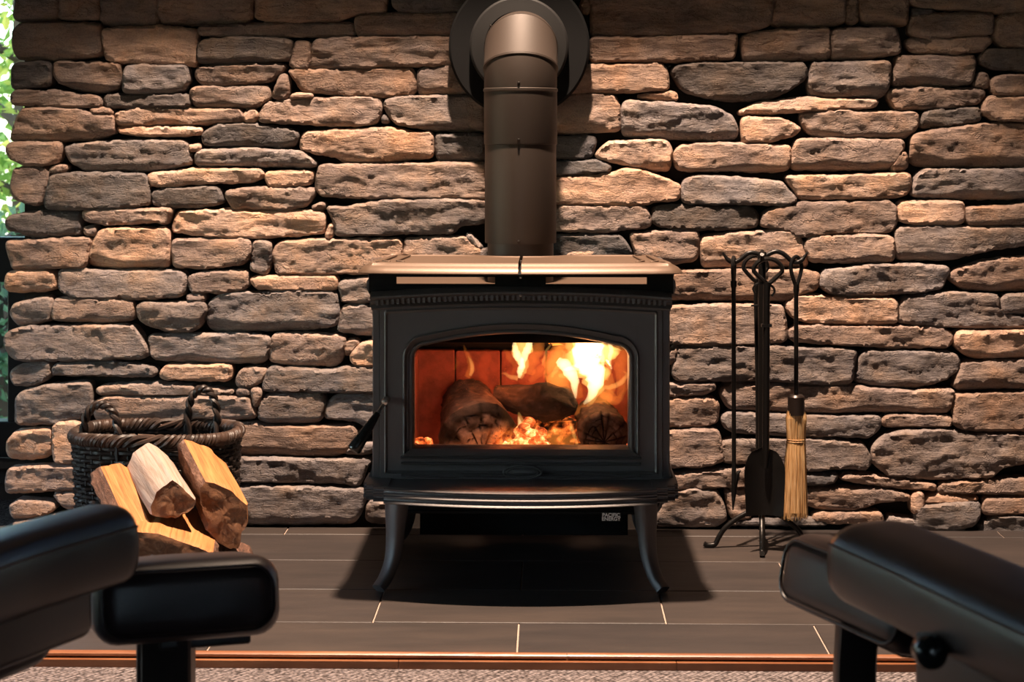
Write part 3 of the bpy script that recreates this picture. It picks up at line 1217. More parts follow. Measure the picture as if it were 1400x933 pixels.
# ------------------------------------------------------------------ wood stove
SX = 0.004                                    # its middle
stove = empty('wood_stove', (SX, -0.45, 0.0), 'black cast iron wood stove with a lit fire behind its glass door', 'stove')
IR = MT['iron']


def opening(w, zb, zt, arch, r, y, n=14, rb=0.0):
    """closed outline: straight sill and sides, arched head with rounded shoulders; always the same point count"""
    pts = []
    for k in range(n):
        pts.append((-w + 2 * w * k / n, zb))
    for k in range(n):
        pts.append((w, zb + (zt - r - zb) * k / n))
    for k in range(n):                         # shoulder
        a = (PI / 2) * k / n
        pts.append((w - r + r * math.cos(a), zt - r + r * math.sin(a)))
    for k in range(2 * n):
        t = -1 + 2 * k / (2 * n)
        x = -t * (w - r)
        pts.append((x, zt + arch * (1 - t * t)))
    for k in range(n):
        a = PI / 2 + (PI / 2) * k / n
        pts.append((-w + r + r * math.cos(a), zt - r + r * math.sin(a)))
    for k in range(n):
        pts.append((-w, zt - r - (zt - r - zb) * k / n))
    return [(SX + x, y, z) for x, z in pts]


# body: sides with a swelling crown and base, back, floor, roof
YFB, YBB = -0.655, -0.17                       # front face and back of the body
side_prof = [(0.362, 0.222), (0.364, 0.245), (0.356, 0.258), (0.349, 0.275), (0.346, 0.30), (0.346, 0.62), (0.347, 0.648), (0.352, 0.655),
             (0.353, 0.668), (0.349, 0.676), (0.357, 0.690), (0.361, 0.70), (0.360, 0.715), (0.355, 0.722), (0.358, 0.735), (0.355, 0.742)]
for s in (-1, 1):
    m = MB()
    pr = [(SX + s * x, z) for x, z in side_prof]
    inn = [(SX + s * (x - 0.022), z) for x, z in side_prof][::-1]
    loop = pr + inn
    if s < 0:
        loop = loop[::-1]
    yk = [(YFB + 0.006, 0.004), (YFB + 0.012, 0.0), (YBB - 0.01, 0.0), (YBB, 0.004)]
    m.loft([[(x - s * ins * (1 if i < len(pr) else 0), y, z) for i, (x, z) in enumerate(loop)] for y, ins in yk])
    m.build('side_panel', IR, stove, 25)
m = MB()
m.box(SX - 0.335, SX + 0.335, YBB - 0.012, YBB, 0.21, 0.74)
m.box(SX - 0.335, SX + 0.335, YFB + 0.02, YBB, 0.215, 0.235)
m.build('body_shell', IR, stove, 0)
m = MB()
m.box(SX - 0.345, SX + 0.345, -0.62, YBB, 0.672, 0.690)
m.build('top_plate', MT['bronze'], stove, 0)

# front casting round the door, with the arched crown moulding above
m = MB()
m.loft([opening(0.330, 0.262, 0.652, 0.010, 0.012, YFB + 0.03), opening(0.330, 0.262, 0.652, 0.010, 0.012, YFB),
        opening(0.344, 0.250, 0.660, 0.012, 0.006, YFB), opening(0.346, 0.249, 0.661, 0.012, 0.006, YFB + 0.004),
        opening(0.346, 0.249, 0.661, 0.012, 0.006, YFB + 0.03)], cap0=False, cap1=False)
m.build('front_frame', IR, stove, 25)


def arched_sweep(m, prof, w, rise, taper=0.0, n=28):
    """sweep a (y, z) profile across the front, bowed up by rise in the middle"""
    rings = []
    for k in range(n + 1):
        t = -1 + 2 * k / n
        up = rise * (1 - t * t)
        x = SX + t * w
        rings.append([(x, y, z + up) for y, z in prof])
    m.loft(rings)


m = MB()
arched_sweep(m, [(-0.60, 0.648), (-0.664, 0.648), (-0.668, 0.652), (-0.664, 0.657), (-0.66, 0.660), (-0.672, 0.664), (-0.676, 0.668),
                 (-0.676, 0.671), (-0.694, 0.674), (-0.700, 0.678), (-0.700, 0.6815), (-0.682, 0.6905), (-0.672, 0.692), (-0.60, 0.692)], 0.3475, 0.0125)
m.build('crown_moulding', IR, stove, 30)
m = MB()
for k in range(56):
    t = -1 + 2 * (k + 0.5) / 56
    up = 0.0125 * (1 - t * t)
    x = SX + t * 0.338
    m.box(x - 0.0032, x + 0.0032, -0.693, -0.67, 0.6615 + up, 0.6735 + up)
o = m.build('dentil_band', IR, stove, 0)
o['kind'] = 'stuff'
# recessed frieze between crown and trivets, with two open slots that show the lit top plate behind
m = MB()
FY0, FY1 = -0.668, -0.640
m.box(SX - 0.353, SX + 0.353, FY0, FY1, 0.688, 0.7085)
m.box(SX - 0.353, SX + 0.353, FY0, FY1, 0.7265, 0.742)
for a, b in ((-0.353, -0.291), (-0.060, 0.058), (0.293, 0.353)):
    m.box(SX + a, SX + b, FY0, FY1, 0.7085, 0.7265)
m.build('frieze', MT['black'], stove, 0)

for zp in (0.687, 0.729):
    m = MB()
    m.lathe([(0.0, -0.004), (0.003, -0.003), (0.0038, 0.0), (0.0038, 0.04)], (SX, -0.704, zp), 'y', 12)
    m.build('lid_pin', MT['steel'], stove, 40)

# the two swing-away trivets that make the top
for s in (-1, 1):
    g = 0.0035

    def outline(ins, z):
        o_ = []
        fr = [(g, -0.838 + ins), (0.10, -0.837 + ins), (0.2, -0.830 + ins), (0.30, -0.818 + ins), (0.340 - ins * 0.4, -0.811 + ins),
              (0.357 - ins, -0.802 + ins * 0.6), (0.3665 - ins, -0.783), (0.3665 - ins, -0.74)]
        bk = [(0.346 - ins, -0.56), (0.335 - ins, -0.50), (0.315 - ins, -0.475 - ins), (0.2, -0.475 - ins), (0.13 + ins * 0.3, -0.477 - ins),
              (0.105, -0.490 - ins), (0.085, -0.512 - ins), (0.045, -0.528 - ins), (g, -0.532 - ins)]
        for x, y in fr + bk:
            o_.append((SX + s * x, y, z))
        return o_ if s > 0 else o_[::-1]

    m = MB()
    m.loft([outline(0.012, 0.743), outline(0.001, 0.7435), outline(0.0, 0.7455), outline(0.0025, 0.750), outline(0.008, 0.755), outline(0.015, 0.759),
            outline(0.022, 0.7625), outline(0.026, 0.7665), outline(0.032, 0.7685), outline(0.045, 0.7685), outline(0.048, 0.7665)])
    tv = m.build('trivet', MT['bronze'], stove, 30)
    # raised bead that rounds off the near end and the corner
    m = MB()
    for x0, r in ((0.272, 0.018), (0.304, 0.022)):
        pts = [(SX + s * (x0 - 0.010), -0.772, 0.7675), (SX + s * (x0 + 0.002), -0.766, 0.769), (SX + s * (x0 + 0.008), -0.755, 0.7695),
               (SX + s * (x0 + 0.004), -0.70, 0.7695), (SX + s * (x0 - 0.006), -0.56, 0.7695)]
        m.tube(spline(pts, 4), 0.0028, 6)
    m.build('bead', MT['bronze'], tv, 40)

m = MB()
m.box(SX - 0.02, SX + 0.02, -0.832, -0.535, 0.7415, 0.7445, bev=0.001)  # bar added to stop lamplight leaking through the gap between the trivets
m.build('gap_light_stop', MT['black'], stove, 0)
m = MB()
m.box(SX - 0.27, SX + 0.27, YBB - 0.004, YBB + 0.004, 0.02, 0.235)  # black sheet standing in for the deep shade under and behind the stove
m.build('shade_sheet', MT['black'], stove, 0)

# door
door = empty('door', (SX - 0.33, -0.66, 0.26), parent=stove)
W0, ZB0, ZT0, AR, RR = 0.2495, 0.329, 0.566, 0.027, 0.03
m = MB()
prof = [(0.0, 0.0, -0.615), (0.0, 0.0, -0.654), (0.003, 0.003, -0.6605), (0.007, 0.0055, -0.662), (0.0105, 0.009, -0.6605), (0.0125, 0.010, -0.6575),
        (0.016, 0.012, -0.6585), (0.0195, 0.021, -0.669), (0.0215, 0.0235, -0.6705), (0.0235, 0.0245, -0.669), (0.026, 0.026, -0.6625)]
rings = []
for ow, ot, y in prof:
    rings.append(opening(W0 + ow, ZB0 - ow * 0.9, ZT0 + ot, AR, RR + ow, y))
rings.append(opening(0.310, 0.276, 0.640, 0.010, 0.006, -0.6625))
rings.append(opening(0.3145, 0.2715, 0.645, 0.010, 0.006, -0.6665))
rings.append(opening(0.318, 0.268, 0.648, 0.010, 0.006, -0.6625))
rings.append(opening(0.3275, 0.2545, 0.650, 0.010, 0.006, -0.6625))
rings.append(opening(0.3285, 0.2535, 0.651, 0.010, 0.006, -0.659))
rings.append(opening(0.3285, 0.2535, 0.651, 0.010, 0.006, -0.63))
m.loft(rings, cap0=False, cap1=False)
m.build('door_casting', IR, door, 28)
m = MB()                                       # sill mouldings under the glass
for prof2, w0, w1 in (([(-0.655, 0.327), (-0.664, 0.3265), (-0.678, 0.317), (-0.680, 0.3145), (-0.678, 0.312), (-0.655, 0.312)], 0.252, 0.276),
                      ([(-0.655, 0.310), (-0.6725, 0.309), (-0.6755, 0.3065), (-0.6725, 0.304), (-0.655, 0.304)], 0.278, 0.279),
                      ([(-0.655, 0.2965), (-0.6715, 0.2955), (-0.675, 0.293), (-0.6715, 0.2905), (-0.655, 0.290)], 0.277, 0.278),
                      ([(-0.655, 0.2675), (-0.671, 0.2665), (-0.674, 0.264), (-0.671, 0.2615), (-0.655, 0.261)], 0.277, 0.277)):
    n_ = len(prof2)
    m.loft([[(SX - (w0 + (w1 - w0) * min(1, (0.327 - z) / 0.015 if prof2[0][1] > 0.32 else 1)), y, z) for y, z in prof2],
            [(SX + (w0 + (w1 - w0) * min(1, (0.327 - z) / 0.015 if prof2[0][1] > 0.32 else 1)), y, z) for y, z in prof2]])
m.build('sill_moulding', IR, door, 30)
m = MB()                                       # oval emblem with its rim
cxe, cze = 0.008, 0.2735
for rx, rz, rt in ((0.044, 0.0155, 0.0026), (0.036, 0.0115, 0.0016)):
    ring = []
    N = 40
    for k in range(N):
        a = 2 * PI * k / N
        ring.append(Vector((cxe + rx * math.cos(a), -0.672, cze + rz * math.sin(a) * (1 - 0.12 * math.cos(a) ** 2))))
    rings = []
    for k in range(N):
        t = (ring[(k + 1) % N] - ring[k - 1]).normalized()
        nn = Vector((0, -1, 0))
        b = t.cross(nn)
        rings.append([ring[k] + (nn * math.cos(2 * PI * j / 8) + b * math.sin(2 * PI * j / 8)) * rt for j in range(8)])
    m.loft(rings + [rings[0]], cap0=False, cap1=False)
m.lathe([(0.0, -0.006), (0.6, -0.005), (1.0, 0.0), (1.0, 0.01)], (0, 0, 0), 'y', 32)
for i in range(len(m.v) - 4 * 32, len(m.v)):
    v = m.v[i]
    m.v[i] = Vector((cxe + v.x * 0.036, -0.668 + v.y, cze + v.z * 0.0115))
m.build('oval_emblem', IR, door, 40)
m = MB()
gl = opening(W0 + 0.004, ZB0 - 0.004, ZT0 + 0.004, AR, RR, -0.630)
gl2 = opening(W0 + 0.004, ZB0 - 0.004, ZT0 + 0.004, AR, RR, -0.634)
m.loft([gl, gl2])
m.build('glass_pane', MT['stoveglass'], door, 0)
# opaque air-wash strip across the head of the glass
m = MB()
m.loft([[(SX - 0.26, -0.628, 0.5695), (SX + 0.26, -0.628, 0.5695), (SX + 0.26, -0.628, 0.61), (SX - 0.26, -0.628, 0.61)],
        [(SX - 0.26, -0.6, 0.5695), (SX + 0.26, -0.6, 0.5695), (SX + 0.26, -0.6, 0.61), (SX - 0.26, -0.6, 0.61)]])
m.build('air_wash_baffle', MT['black'], door, 0)
# handle
h = empty('handle', at(528, 547, -0.68), parent=door)
p0, p1, p2, p3 = at(529, 546, -0.655), at(529, 547, -0.695), at(516, 566, -0.715), at(483, 617, -0.75)
m = MB()
m.lathe([(0.0, -0.052), (0.006, -0.05), (0.0085, -0.045), (0.0085, 0.0)], (p0.x, -0.655, p0.z), 'y', 16)
m.tube([p1, p1 + (p2 - p1) * 0.3, p2], [0.0055, 0.0042, 0.005], 12)
m.build('spindle', MT['steel'], h, 40)
WORLD[h.name] = at(528, 547, -0.68)
m = MB()
d = p3 - p2
m.tube([p2 - d * 0.02, p2, p2 + d * 0.06, p2 + d * 0.1, p2 + d * 0.3, p2 + d * 0.7, p2 + d * 0.95, p2 + d * 1.0],
       [0.006, 0.0075, 0.0075, 0.0085, 0.0105, 0.0145, 0.0165, 0.013], 18)
m.build('grip', MT['grip'], h, 40)

# ash lip: a long bowed shelf between two stepped corner blocks
LPB = [(0.0, 0.212), (-0.010, 0.2125), (-0.012, 0.2145), (-0.010, 0.217), (-0.004, 0.2205), (-0.003, 0.2245), (-0.008, 0.2265), (-0.0085, 0.2285), (-0.0055, 0.230),
      (-0.0035, 0.2315), (-0.004, 0.2345), (-0.0005, 0.2365), (0.0005, 0.2405), (-0.0045, 0.2425), (-0.005, 0.2445), (-0.002, 0.2462), (0.02, 0.248)]
LP = [(dy, z + 0.0085) for dy, z in LPB]
m = MB()
rings = []
N = 36
for k in range(N + 1):
    t = -1 + 2 * k / N
    y0 = -0.768 - 0.052 * (1 - t * t)
    x = SX + t * 0.309
    rings.append([(x, -0.60, 0.2225)] + [(x, y0 + dy, z) for dy, z in LP] + [(x, -0.60, 0.2565)])
m.loft(rings)
m.build('ash_lip', IR, stove, 28)
for s in (-1, 1):
    m = MB()
    for x0, x1, yf, k in ((0.30, 0.334, -0.755, 0), (0.325, 0.352, -0.735, 1), (0.345, 0.3605, -0.71, 2)):
        lo, hi = min(SX + s * x0, SX + s * x1), max(SX + s * x0, SX + s * x1)
        pr = [(-0.60, 0.2235)] + [(yf + dy * 0.7, z + 0.0015) for dy, z in LP] + [(-0.60, 0.2585)]
        m.loft([[(lo, y, z) for y, z in pr], [(hi, y, z) for y, z in pr]])
    m.build('corner_block', IR, stove, 28)

# pedestal pan under the firebox with the maker's badge
m = MB()
m.box(SX - 0.268, SX + 0.268, -0.60, -0.25, 0.165, 0.215, bev=0.003)
m.box(SX - 0.275, SX + 0.275, -0.604, -0.598, 0.163, 0.170, bev=0.001)
m.build('ash_pan', MT['black'], stove, 0)
plate_c = at(835.5, 707.3, -0.607)
plate = MB()
plate.box(plate_c.x - 0.0225, plate_c.x + 0.0225, -0.607, -0.601, plate_c.z - 0.010, plate_c.z + 0.010, bev=0.0008, seg=1)
plate = plate.build('badge', MT['label_black'], stove, 0)
cu = bpy.data.curves.new('lettering', 'FONT')
cu.body = 'PACIFIC\nENERGY'
cu.size = 0.0118
cu.align_x, cu.align_y = 'CENTER', 'CENTER'
cu.space_line = 0.78
cu.extrude = 0.0004
cu.offset = 0.00028
tmp = bpy.data.objects.new('tmp_text', cu)
COL.objects.link(tmp)
bpy.context.view_layer.update()
dg = bpy.context.evaluated_depsgraph_get()
tme = bpy.data.meshes.new_from_object(tmp.evaluated_get(dg))
bpy.data.objects.remove(tmp)
R = Matrix.Rotation(PI / 2, 3, 'X')
vs = [R @ v.co + Vector((plate_c.x, -0.6078, plate_c.z)) for v in tme.vertices]
link_mesh('lettering', vs, [list(p.vertices) for p in tme.polygons], MT['label_white'], plate, False)

# legs
for s in (-1, 1):
    for yb, ff in ((-0.652, -1), (-0.235, 1)):
        path = spline([(SX + s * 0.288, yb, 0.222), (SX + s * 0.291, yb + ff * 0.002, 0.17), (SX + s * 0.294, yb + ff * 0.004, 0.11),
                       (SX + s * 0.300, yb + ff * 0.012, 0.065), (SX + s * 0.313, yb + ff * 0.028, 0.030), (SX + s * 0.328, yb + ff * 0.046, 0.009)], 6)
        wid = [0.034, 0.032, 0.026, 0.023, 0.021, 0.020, 0.0195]
        rings = []
        for i, p in enumerate(path):
            t = i / (len(path) - 1)
            w = np.interp(t, np.linspace(0, 1, 7), wid)
            dz = 0.006 if t > 0.85 else 0.0
            r = []
            tv_ = (path[min(i + 1, len(path) - 1)] - path[max(i - 1, 0)]).normalized()
            out = Vector((s, ff * 0.9, 0)).normalized()
            out = (out - tv_ * out.dot(tv_)).normalized()
            sd = tv_.cross(out)
            for a in range(16):
                ca, sa = math.cos(2 * PI * a / 16), math.sin(2 * PI * a / 16)
                e = 0.55
                r.append(p + out * w * 0.62 * math.copysign(abs(ca) ** e, ca) + sd * w * 0.85 * math.copysign(abs(sa) ** e, sa))
            rings.append(r)
        m = MB()
        m.loft(rings)
        zmin = min(v.z for v in m.v)
        foot = path[-1]
        for v in m.v:
            if v.z < 0.0:
                v.z = 0.0
        m.build('leg', IR, stove, 40)

# firebox lined with brick
fb = empty('firebox', (SX, -0.4, 0.3), parent=stove)
YB0 = -0.285
m = MB()
m.box(SX - 0.30, SX + 0.30, -0.60, YB0, 0.236, 0.246)
m.box(SX - 0.30, SX + 0.30, -0.60, YB0, 0.60, 0.615)
m.box(SX - 0.30, SX + 0.30, YB0, YB0 + 0.01, 0.236, 0.615)
m.box(SX - 0.302, SX - 0.29, -0.60, YB0, 0.236, 0.615)
m.box(SX + 0.29, SX + 0.302, -0.60, YB0, 0.236, 0.615)
m.build('firebox_shell', MT['black'], fb, 0)
for k in range(5):
    a = SX - 0.285 + k * 0.1145
    m = MB()
    m.box(a + 0.001, a + 0.1125, YB0 - 0.03, YB0, 0.246, 0.516 + random.uniform(-0.002, 0.002), bev=0.003, seg=1)
    m.build('fire_brick', MT['brick'], fb, 0)
for s in (-1, 1):
    for k in range(3):
        a = -0.605 + k * 0.0975
        m = MB()
        x0, x1 = SX + s * 0.288, SX + s * 0.262
        m.box(min(x0, x1), max(x0, x1), a, a + 0.0955, 0.246, 0.516, bev=0.003, seg=1)
        m.build('fire_brick', MT['brick'], fb, 0)
m = MB()
m.tube([(SX - 0.28, -0.40, 0.556), (SX + 0.28, -0.40, 0.556)], 0.013, 12)
m.build('air_tube', MT['black'], fb, 40)
m = MB()
m.box(SX - 0.285, SX + 0.285, -0.56, YB0 - 0.005, 0.588, 0.598)
m.build('baffle_board', MT['brick'], fb, 0)

# ------------------------------------------------------------------ flue pipe
PX, PY = -0.002, -0.330
flue = empty('stove_pipe', (PX, PY, 0.742), 'matte black stove pipe rising from the stove and elbowing into the wall', 'stove pipe')
PM = MT['pipe']
m = MB()
m.lathe([(0.082, -0.055), (0.082, -0.006), (0.088, -0.004), (0.088, 0.002), (0.0825, 0.004), (0.0825, 0.045)], (PX, PY, 0.745), seg=64)
m.build('collar', PM, flue, 30)
m = MB()
m.lathe([(0.084, 0.788), (0.089, 0.788), (0.0895, 0.790), (0.0895, 1.036), (0.089, 1.040)], (PX, PY, 0), seg=64)
m.build('pipe_section', PM, flue, 30)
m = MB()
m.lathe([(0.089, 1.034), (0.0912, 1.035), (0.0918, 1.038), (0.0918, 1.166), (0.0935, 1.168), (0.0935, 1.1735), (0.0905, 1.1755)], (PX, PY, 0), seg=64)
m.build('pipe_section', PM, flue, 30)
RB, ZE = 0.108, 1.178                          # elbow: bend radius and start


def elbow_ring(r, ang, adv=0.0):
    c = Vector((PX, PY + RB - (RB) * math.cos(ang), ZE + RB * math.sin(ang)))
    t = Vector((0, math.sin(ang), math.cos(ang)))
    c = c + t * adv
    e1, e2 = Vector((1, 0, 0)), Vector((0, -math.cos(ang), math.sin(ang)))
    return [c + e1 * r * math.cos(2 * PI * k / 64) + e2 * r * math.sin(2 * PI * k / 64) for k in range(64)]


a1, a2, a3 = math.radians(24), math.radians(70), math.radians(90)
m = MB()
m.loft([elbow_ring(0.0905, 0, -0.004), elbow_ring(0.0915, 0, 0.0), elbow_ring(0.0915, a1, -0.001)], cap0=False, cap1=False)
m.build('elbow_gore', PM, flue, 30)
m = MB()
m.loft([elbow_ring(0.0915, a1, -0.001), elbow_ring(0.0945, a1, 0.0), elbow_ring(0.0945, a1, 0.005), elbow_ring(0.093, a1, 0.007),
        elbow_ring(0.093, a2, -0.006), elbow_ring(0.0945, a2, -0.005), elbow_ring(0.0945, a2, 0.0), elbow_ring(0.0915, a2, 0.001)], cap0=False, cap1=False)
m.build('elbow_gore', PM, flue, 30)
m = MB()
m.loft([elbow_ring(0.0915, a2, 0.0), elbow_ring(0.0915, a3, 0.0), elbow_ring(0.0915, a3, 0.17)], cap0=False, cap1=False)
m.build('elbow_gore', PM, flue, 30)
for z, r in ((0.796, 0.0895), (1.046, 0.0918), (1.186, 0.0915), (0.758, 0.0825)):
    m = MB()
    m.lathe([(0.0, -0.0045), (0.002, -0.004), (0.0032, -0.002), (0.0035, 0.004)], (PX - 0.003, PY - r, z), 'y', 12)
    m.build('screw', MT['screw'], flue, 40)
m = MB()
m.lathe([(0.0, -0.0045), (0.002, -0.004), (0.0032, -0.002), (0.0035, 0.004)], (PX - 0.078, PY + 0.09 - 0.005, 1.338), 'y', 12)
m.build('screw', MT['screw'], flue, 40)

tcx, tcz = -0.010, 1.296
thim = empty('wall_thimble', (tcx, -0.06, tcz - 0.188), 'round black wall thimble plate behind the stove pipe elbow', 'wall plate')
m = MB()
m.lathe([(0.09, -0.060), (0.182, -0.060), (0.1875, -0.055), (0.1885, -0.048), (0.1885, 0.04)], (tcx, 0, tcz), 'y', 96)
m.build('plate', MT['black'], thim, 30)
m = MB()
m.lathe([(0.091, -0.094), (0.125, -0.090), (0.130, -0.086), (0.131, -0.079), (0.131, -0.058)], (tcx, 0, tcz), 'y', 96)
m.build('trim_ring', simple('trim_ring_paint', (0.016, 0.0155, 0.0155), 0.6, spec=0.25, grain=0.3, gscale=600), thim, 30)

# ------------------------------------------------------------------ the fire
def stove_log(name, label, c_front, c_back, r0, r1, face='ash', seed=0, N=72, K=34):
    """a burning round: modelled bark all round, a front end with radial cracks"""
    c_front, c_back = Vector(c_front), Vector(c_back)
    ax = (c_back - c_front).normalized()
    e1 = ax.cross(Vector((0, 0, 1))).normalized()
    e2 = e1.cross(ax).normalized()
    if e2.z < 0:
        e1, e2 = -e1, -e2
    L = (c_back - c_front).length
    rnd = random.Random(seed)
    nc = 11
    cracks = sorted(2 * PI * (k + rnd.uniform(-0.3, 0.3)) / nc for k in range(nc))
    arcs = [[rnd.uniform(0.35, 0.6), rnd.uniform(0.62, 0.85)] for _ in range(nc)]
    V, T, F = [], [], []
    off = Vector((r0 * 0.1, 0, -r0 * 0.35)) if face == 'ash' else Vector((0.0, 0, -r0 * 0.2))
    for i in range(K + 1):                    # front face, centre outwards
        q = i / K
        for k in range(N):
            a = 2 * PI * k / N
            rr = r0 * (1 + 0.08 * noise.noise((math.cos(a) * 1.5, math.sin(a) * 1.5, seed)))
            # pith off centre
            x, z = q * rr * math.cos(a) + off.dot(e1) * (1 - q), q * rr * math.sin(a) + off.z * (1 - q)
            aj = a + 0.12 * noise.noise((x * 40, z * 40, seed + 3))
            da = min(abs((aj - c + PI) % (2 * PI) - PI) for c in cracks) * q * r0
            ci = max(i2 for i2 in range(nc) if True and (cracks[i2] <= aj % (2 * PI) or i2 == 0))
            dr = min(abs(q - g + 0.06 * noise.noise((a * 3, seed, 1))) for g in arcs[ci]) * r0
            wdt = 0.0016 + 0.0016 * q
            crack = max(0.0, 1 - da / wdt)
            crack = max(crack, 0.8 * max(0.0, 1 - dr / 0.0016)) if q > 0.2 else crack
            edge = max(0.0, (q - 0.86) / 0.14)
            bul = -0.006 * (1 - q * q) + 0.003 * noise.noise((x * 60, z * 60, seed))
            p = c_front + e1 * x + e2 * z + ax * (0.007 * crack + bul + 0.010 * edge ** 2)
            V.append(p)
            nb = noise.noise((x * 30, z * 30, seed + 8))
            up = (z / r0 + 1) / 2
            if face == 'ash':
                pale = max(0.0, min(1.0, 1.35 - 1.55 * q + 1.1 * nb + 0.3 * (0.5 - up)))
                col = [0.02 + 0.62 * pale, 0.018 + 0.55 * pale, 0.018 + 0.52 * pale]
                glow = 1.5 * max(0.0, min(1.0, (x / r0 - 0.05) * 2.0)) * max(0.0, min(1.0, (0.42 - z / r0) * 2.0)) * (0.6 + nb)
            else:
                pale = max(0.0, min(1.0, 0.32 - 0.25 * q + 0.45 * nb))
                col = [0.07 + 0.36 * pale, 0.06 + 0.30 * pale, 0.058 + 0.28 * pale]
                glow = 0.0
            cr = min(1.0, crack * 1.4)
            col = [v * (1 - 0.93 * cr) for v in col]
            T.append((*col, max(0.0, glow)))
    M2 = 22
    for i in range(1, M2 + 1):                # bark
        q = i / M2
        for k in range(N):
            a = 2 * PI * k / N
            rr = (r0 + (r1 - r0) * q) * (1 + 0.08 * noise.noise((math.cos(a) * 1.5, math.sin(a) * 1.5, seed + q * 0.5)))
            rr += 0.006 * noise.noise((math.cos(a) * 5, math.sin(a) * 5, seed + q * 9)) + 0.003 * noise.noise((math.cos(a) * 14, math.sin(a) * 14, q * 22))
            p = c_front + ax * (L * q + 0.01) + e1 * rr * math.cos(a) + e2 * rr * math.sin(a)
            V.append(p)
            nb = noise.noise((math.cos(a) * 6, math.sin(a) * 6, q * 14 + seed))
            b = max(0.0, 0.5 + 0.9 * nb)
            T.append((0.03 + 0.05 * b, 0.022 + 0.035 * b, 0.02 + 0.03 * b, 0.10 * max(0.0, nb - 0.25)))
    R_ = K + 1 + M2
    for i in range(R_ - 1):
        for k in range(N):
            j = (k + 1) % N
            F.append([i * N + k, (i + 1) * N + k, (i + 1) * N + j, i * N + j])
    F.append([(R_ - 1) * N + k for k in range(N)])
    o = link_mesh(name, V, F, MT['char'], None, 50)
    ca = o.data.color_attributes.new('tone', 'FLOAT_COLOR', 'POINT')
    ca.data.foreach_set('color', np.array(T, dtype=np.float32).ravel())
    tag(o, label, 'log', 'logs burning in the stove')
    return o


fl = 0.246
stove_log('burning_log', 'burning round log with a pale cracked ashen end behind the stove glass', at(655, 603, -0.525), at(639, 553, -0.345), 0.096, 0.064, 'ash', 4)
stove_log('burning_log', 'dark charred round log at the right end of the stove fire', at(826, 597, -0.545), at(814, 572, -0.34), 0.060, 0.052, 'char', 11, 56, 26)


def lump_log(name, label, pts, radii, seed, glowside=0.0):
    V, T, F = [], [], []
    path = spline(pts, 8)
    N = 40
    n = len(path)
    rs = np.interp(np.linspace(0, 1, n), np.linspace(0, 1, len(radii)), radii)
    for i, p in enumerate(path):
        t = (path[min(i + 1, n - 1)] - path[max(i - 1, 0)]).normalized()
        e1 = t.cross(Vector((0, 0, 1))).normalized()
        e2 = e1.cross(t).normalized()
        for k in range(N):
            a = 2 * PI * k / N
            r = rs[i] * (1 + 0.22 * noise.noise((math.cos(a) * 1.8, math.sin(a) * 1.8, i * 0.12 + seed))) + 0.004 * noise.noise((math.cos(a) * 9, math.sin(a) * 9, i * 0.6))
            V.append(p + (e1 * math.cos(a) + e2 * math.sin(a)) * r)
            nb = noise.noise((math.cos(a) * 4, math.sin(a) * 4, i * 0.35 + seed))
            b = max(0.0, nb)
            T.append((0.016 + 0.06 * b, 0.013 + 0.05 * b, 0.012 + 0.045 * b, max(0.0, glowside * (nb + 0.15))))
    for i in range(n - 1):
        for k in range(N):
            j = (k + 1) % N
            F.append([i * N + k, i * N + j, (i + 1) * N + j, (i + 1) * N + k])
    F.append(list(range(N))[::-1])
    F.append([(n - 1) * N + k for k in range(N)])
    o = link_mesh(name, V, F, MT['char'], None, 60)
    ca = o.data.color_attributes.new('tone', 'FLOAT_COLOR', 'POINT')
    ca.data.foreach_set('color', np.array(T, dtype=np.float32).ravel())
    tag(o, label, 'log', 'logs burning in the stove')
    return o


lump_log('burning_log', 'black charred log lying crosswise over the embers under the tallest flames',
         [at(676, 540, -0.41), at(715, 547, -0.425), at(745, 550, -0.44), at(772, 554, -0.455), at(788, 560, -0.46)], [0.022, 0.036, 0.046, 0.04, 0.012], 21)
lump_log('burning_log', 'glowing orange log low in the fire beneath the black log',
         [at(722, 600, -0.40), at(745, 597, -0.40), at(772, 596, -0.41), at(800, 596, -0.42)], [0.036, 0.044, 0.044, 0.038], 33, 1.3)

# ember bed: one heap of glowing lumps
m = MB()
rnd = random.Random(5)
spots = []
for k in range(200):
    spots.append((SX + rnd.uniform(-0.25, 0.25), rnd.uniform(-0.585, -0.33), fl + rnd.uniform(0.0, 0.03), rnd.uniform(0.010, 0.018)))
for k in range(60):                            # the bright heap between the two rounds
    px = rnd.gauss(722, 17)
    hgt = max(0.0, 1 - abs(px - 722) / 46)
    p = at(px, 0, -0.545)
    spots.append((p.x, rnd.uniform(-0.565, -0.52), fl + rnd.uniform(0.0, 1.0) * (0.045 + 0.075 * hgt), rnd.uniform(0.011, 0.019)))
for k in range(26):
    p = at(rnd.uniform(570, 596), 0, -0.575)
    spots.append((p.x, rnd.uniform(-0.585, -0.555), fl + rnd.uniform(0.0, 0.083), rnd.uniform(0.008, 0.012)))
for x, y, z, r in spots:
    bm = bmesh.new()
    bmesh.ops.create_icosphere(bm, subdivisions=2, radius=r)
    sd = rnd.uniform(0, 99)
    sq = rnd.uniform(0.6, 0.9)
    for v in bm.verts:
        nrm_ = v.co.normalized()
        v.co = v.co * (1 + 0.45 * noise.noise(nrm_ * 1.7 + Vector((sd, 0, 0))))
        v.co.z *= sq
        v.co += Vector((x, y, z + r * 0.5))
    m.bm(bm)
o = m.build('ember_bed', MT['ember'], None, 60)
tag(o, 'bed of glowing orange embers and coals on the firebox floor', 'embers', kind='stuff')

# flames: solid tongues of glowing gas
fire = empty('fire', at(770, 560, -0.42), 'yellow and orange flames leaping behind the stove glass', 'fire')


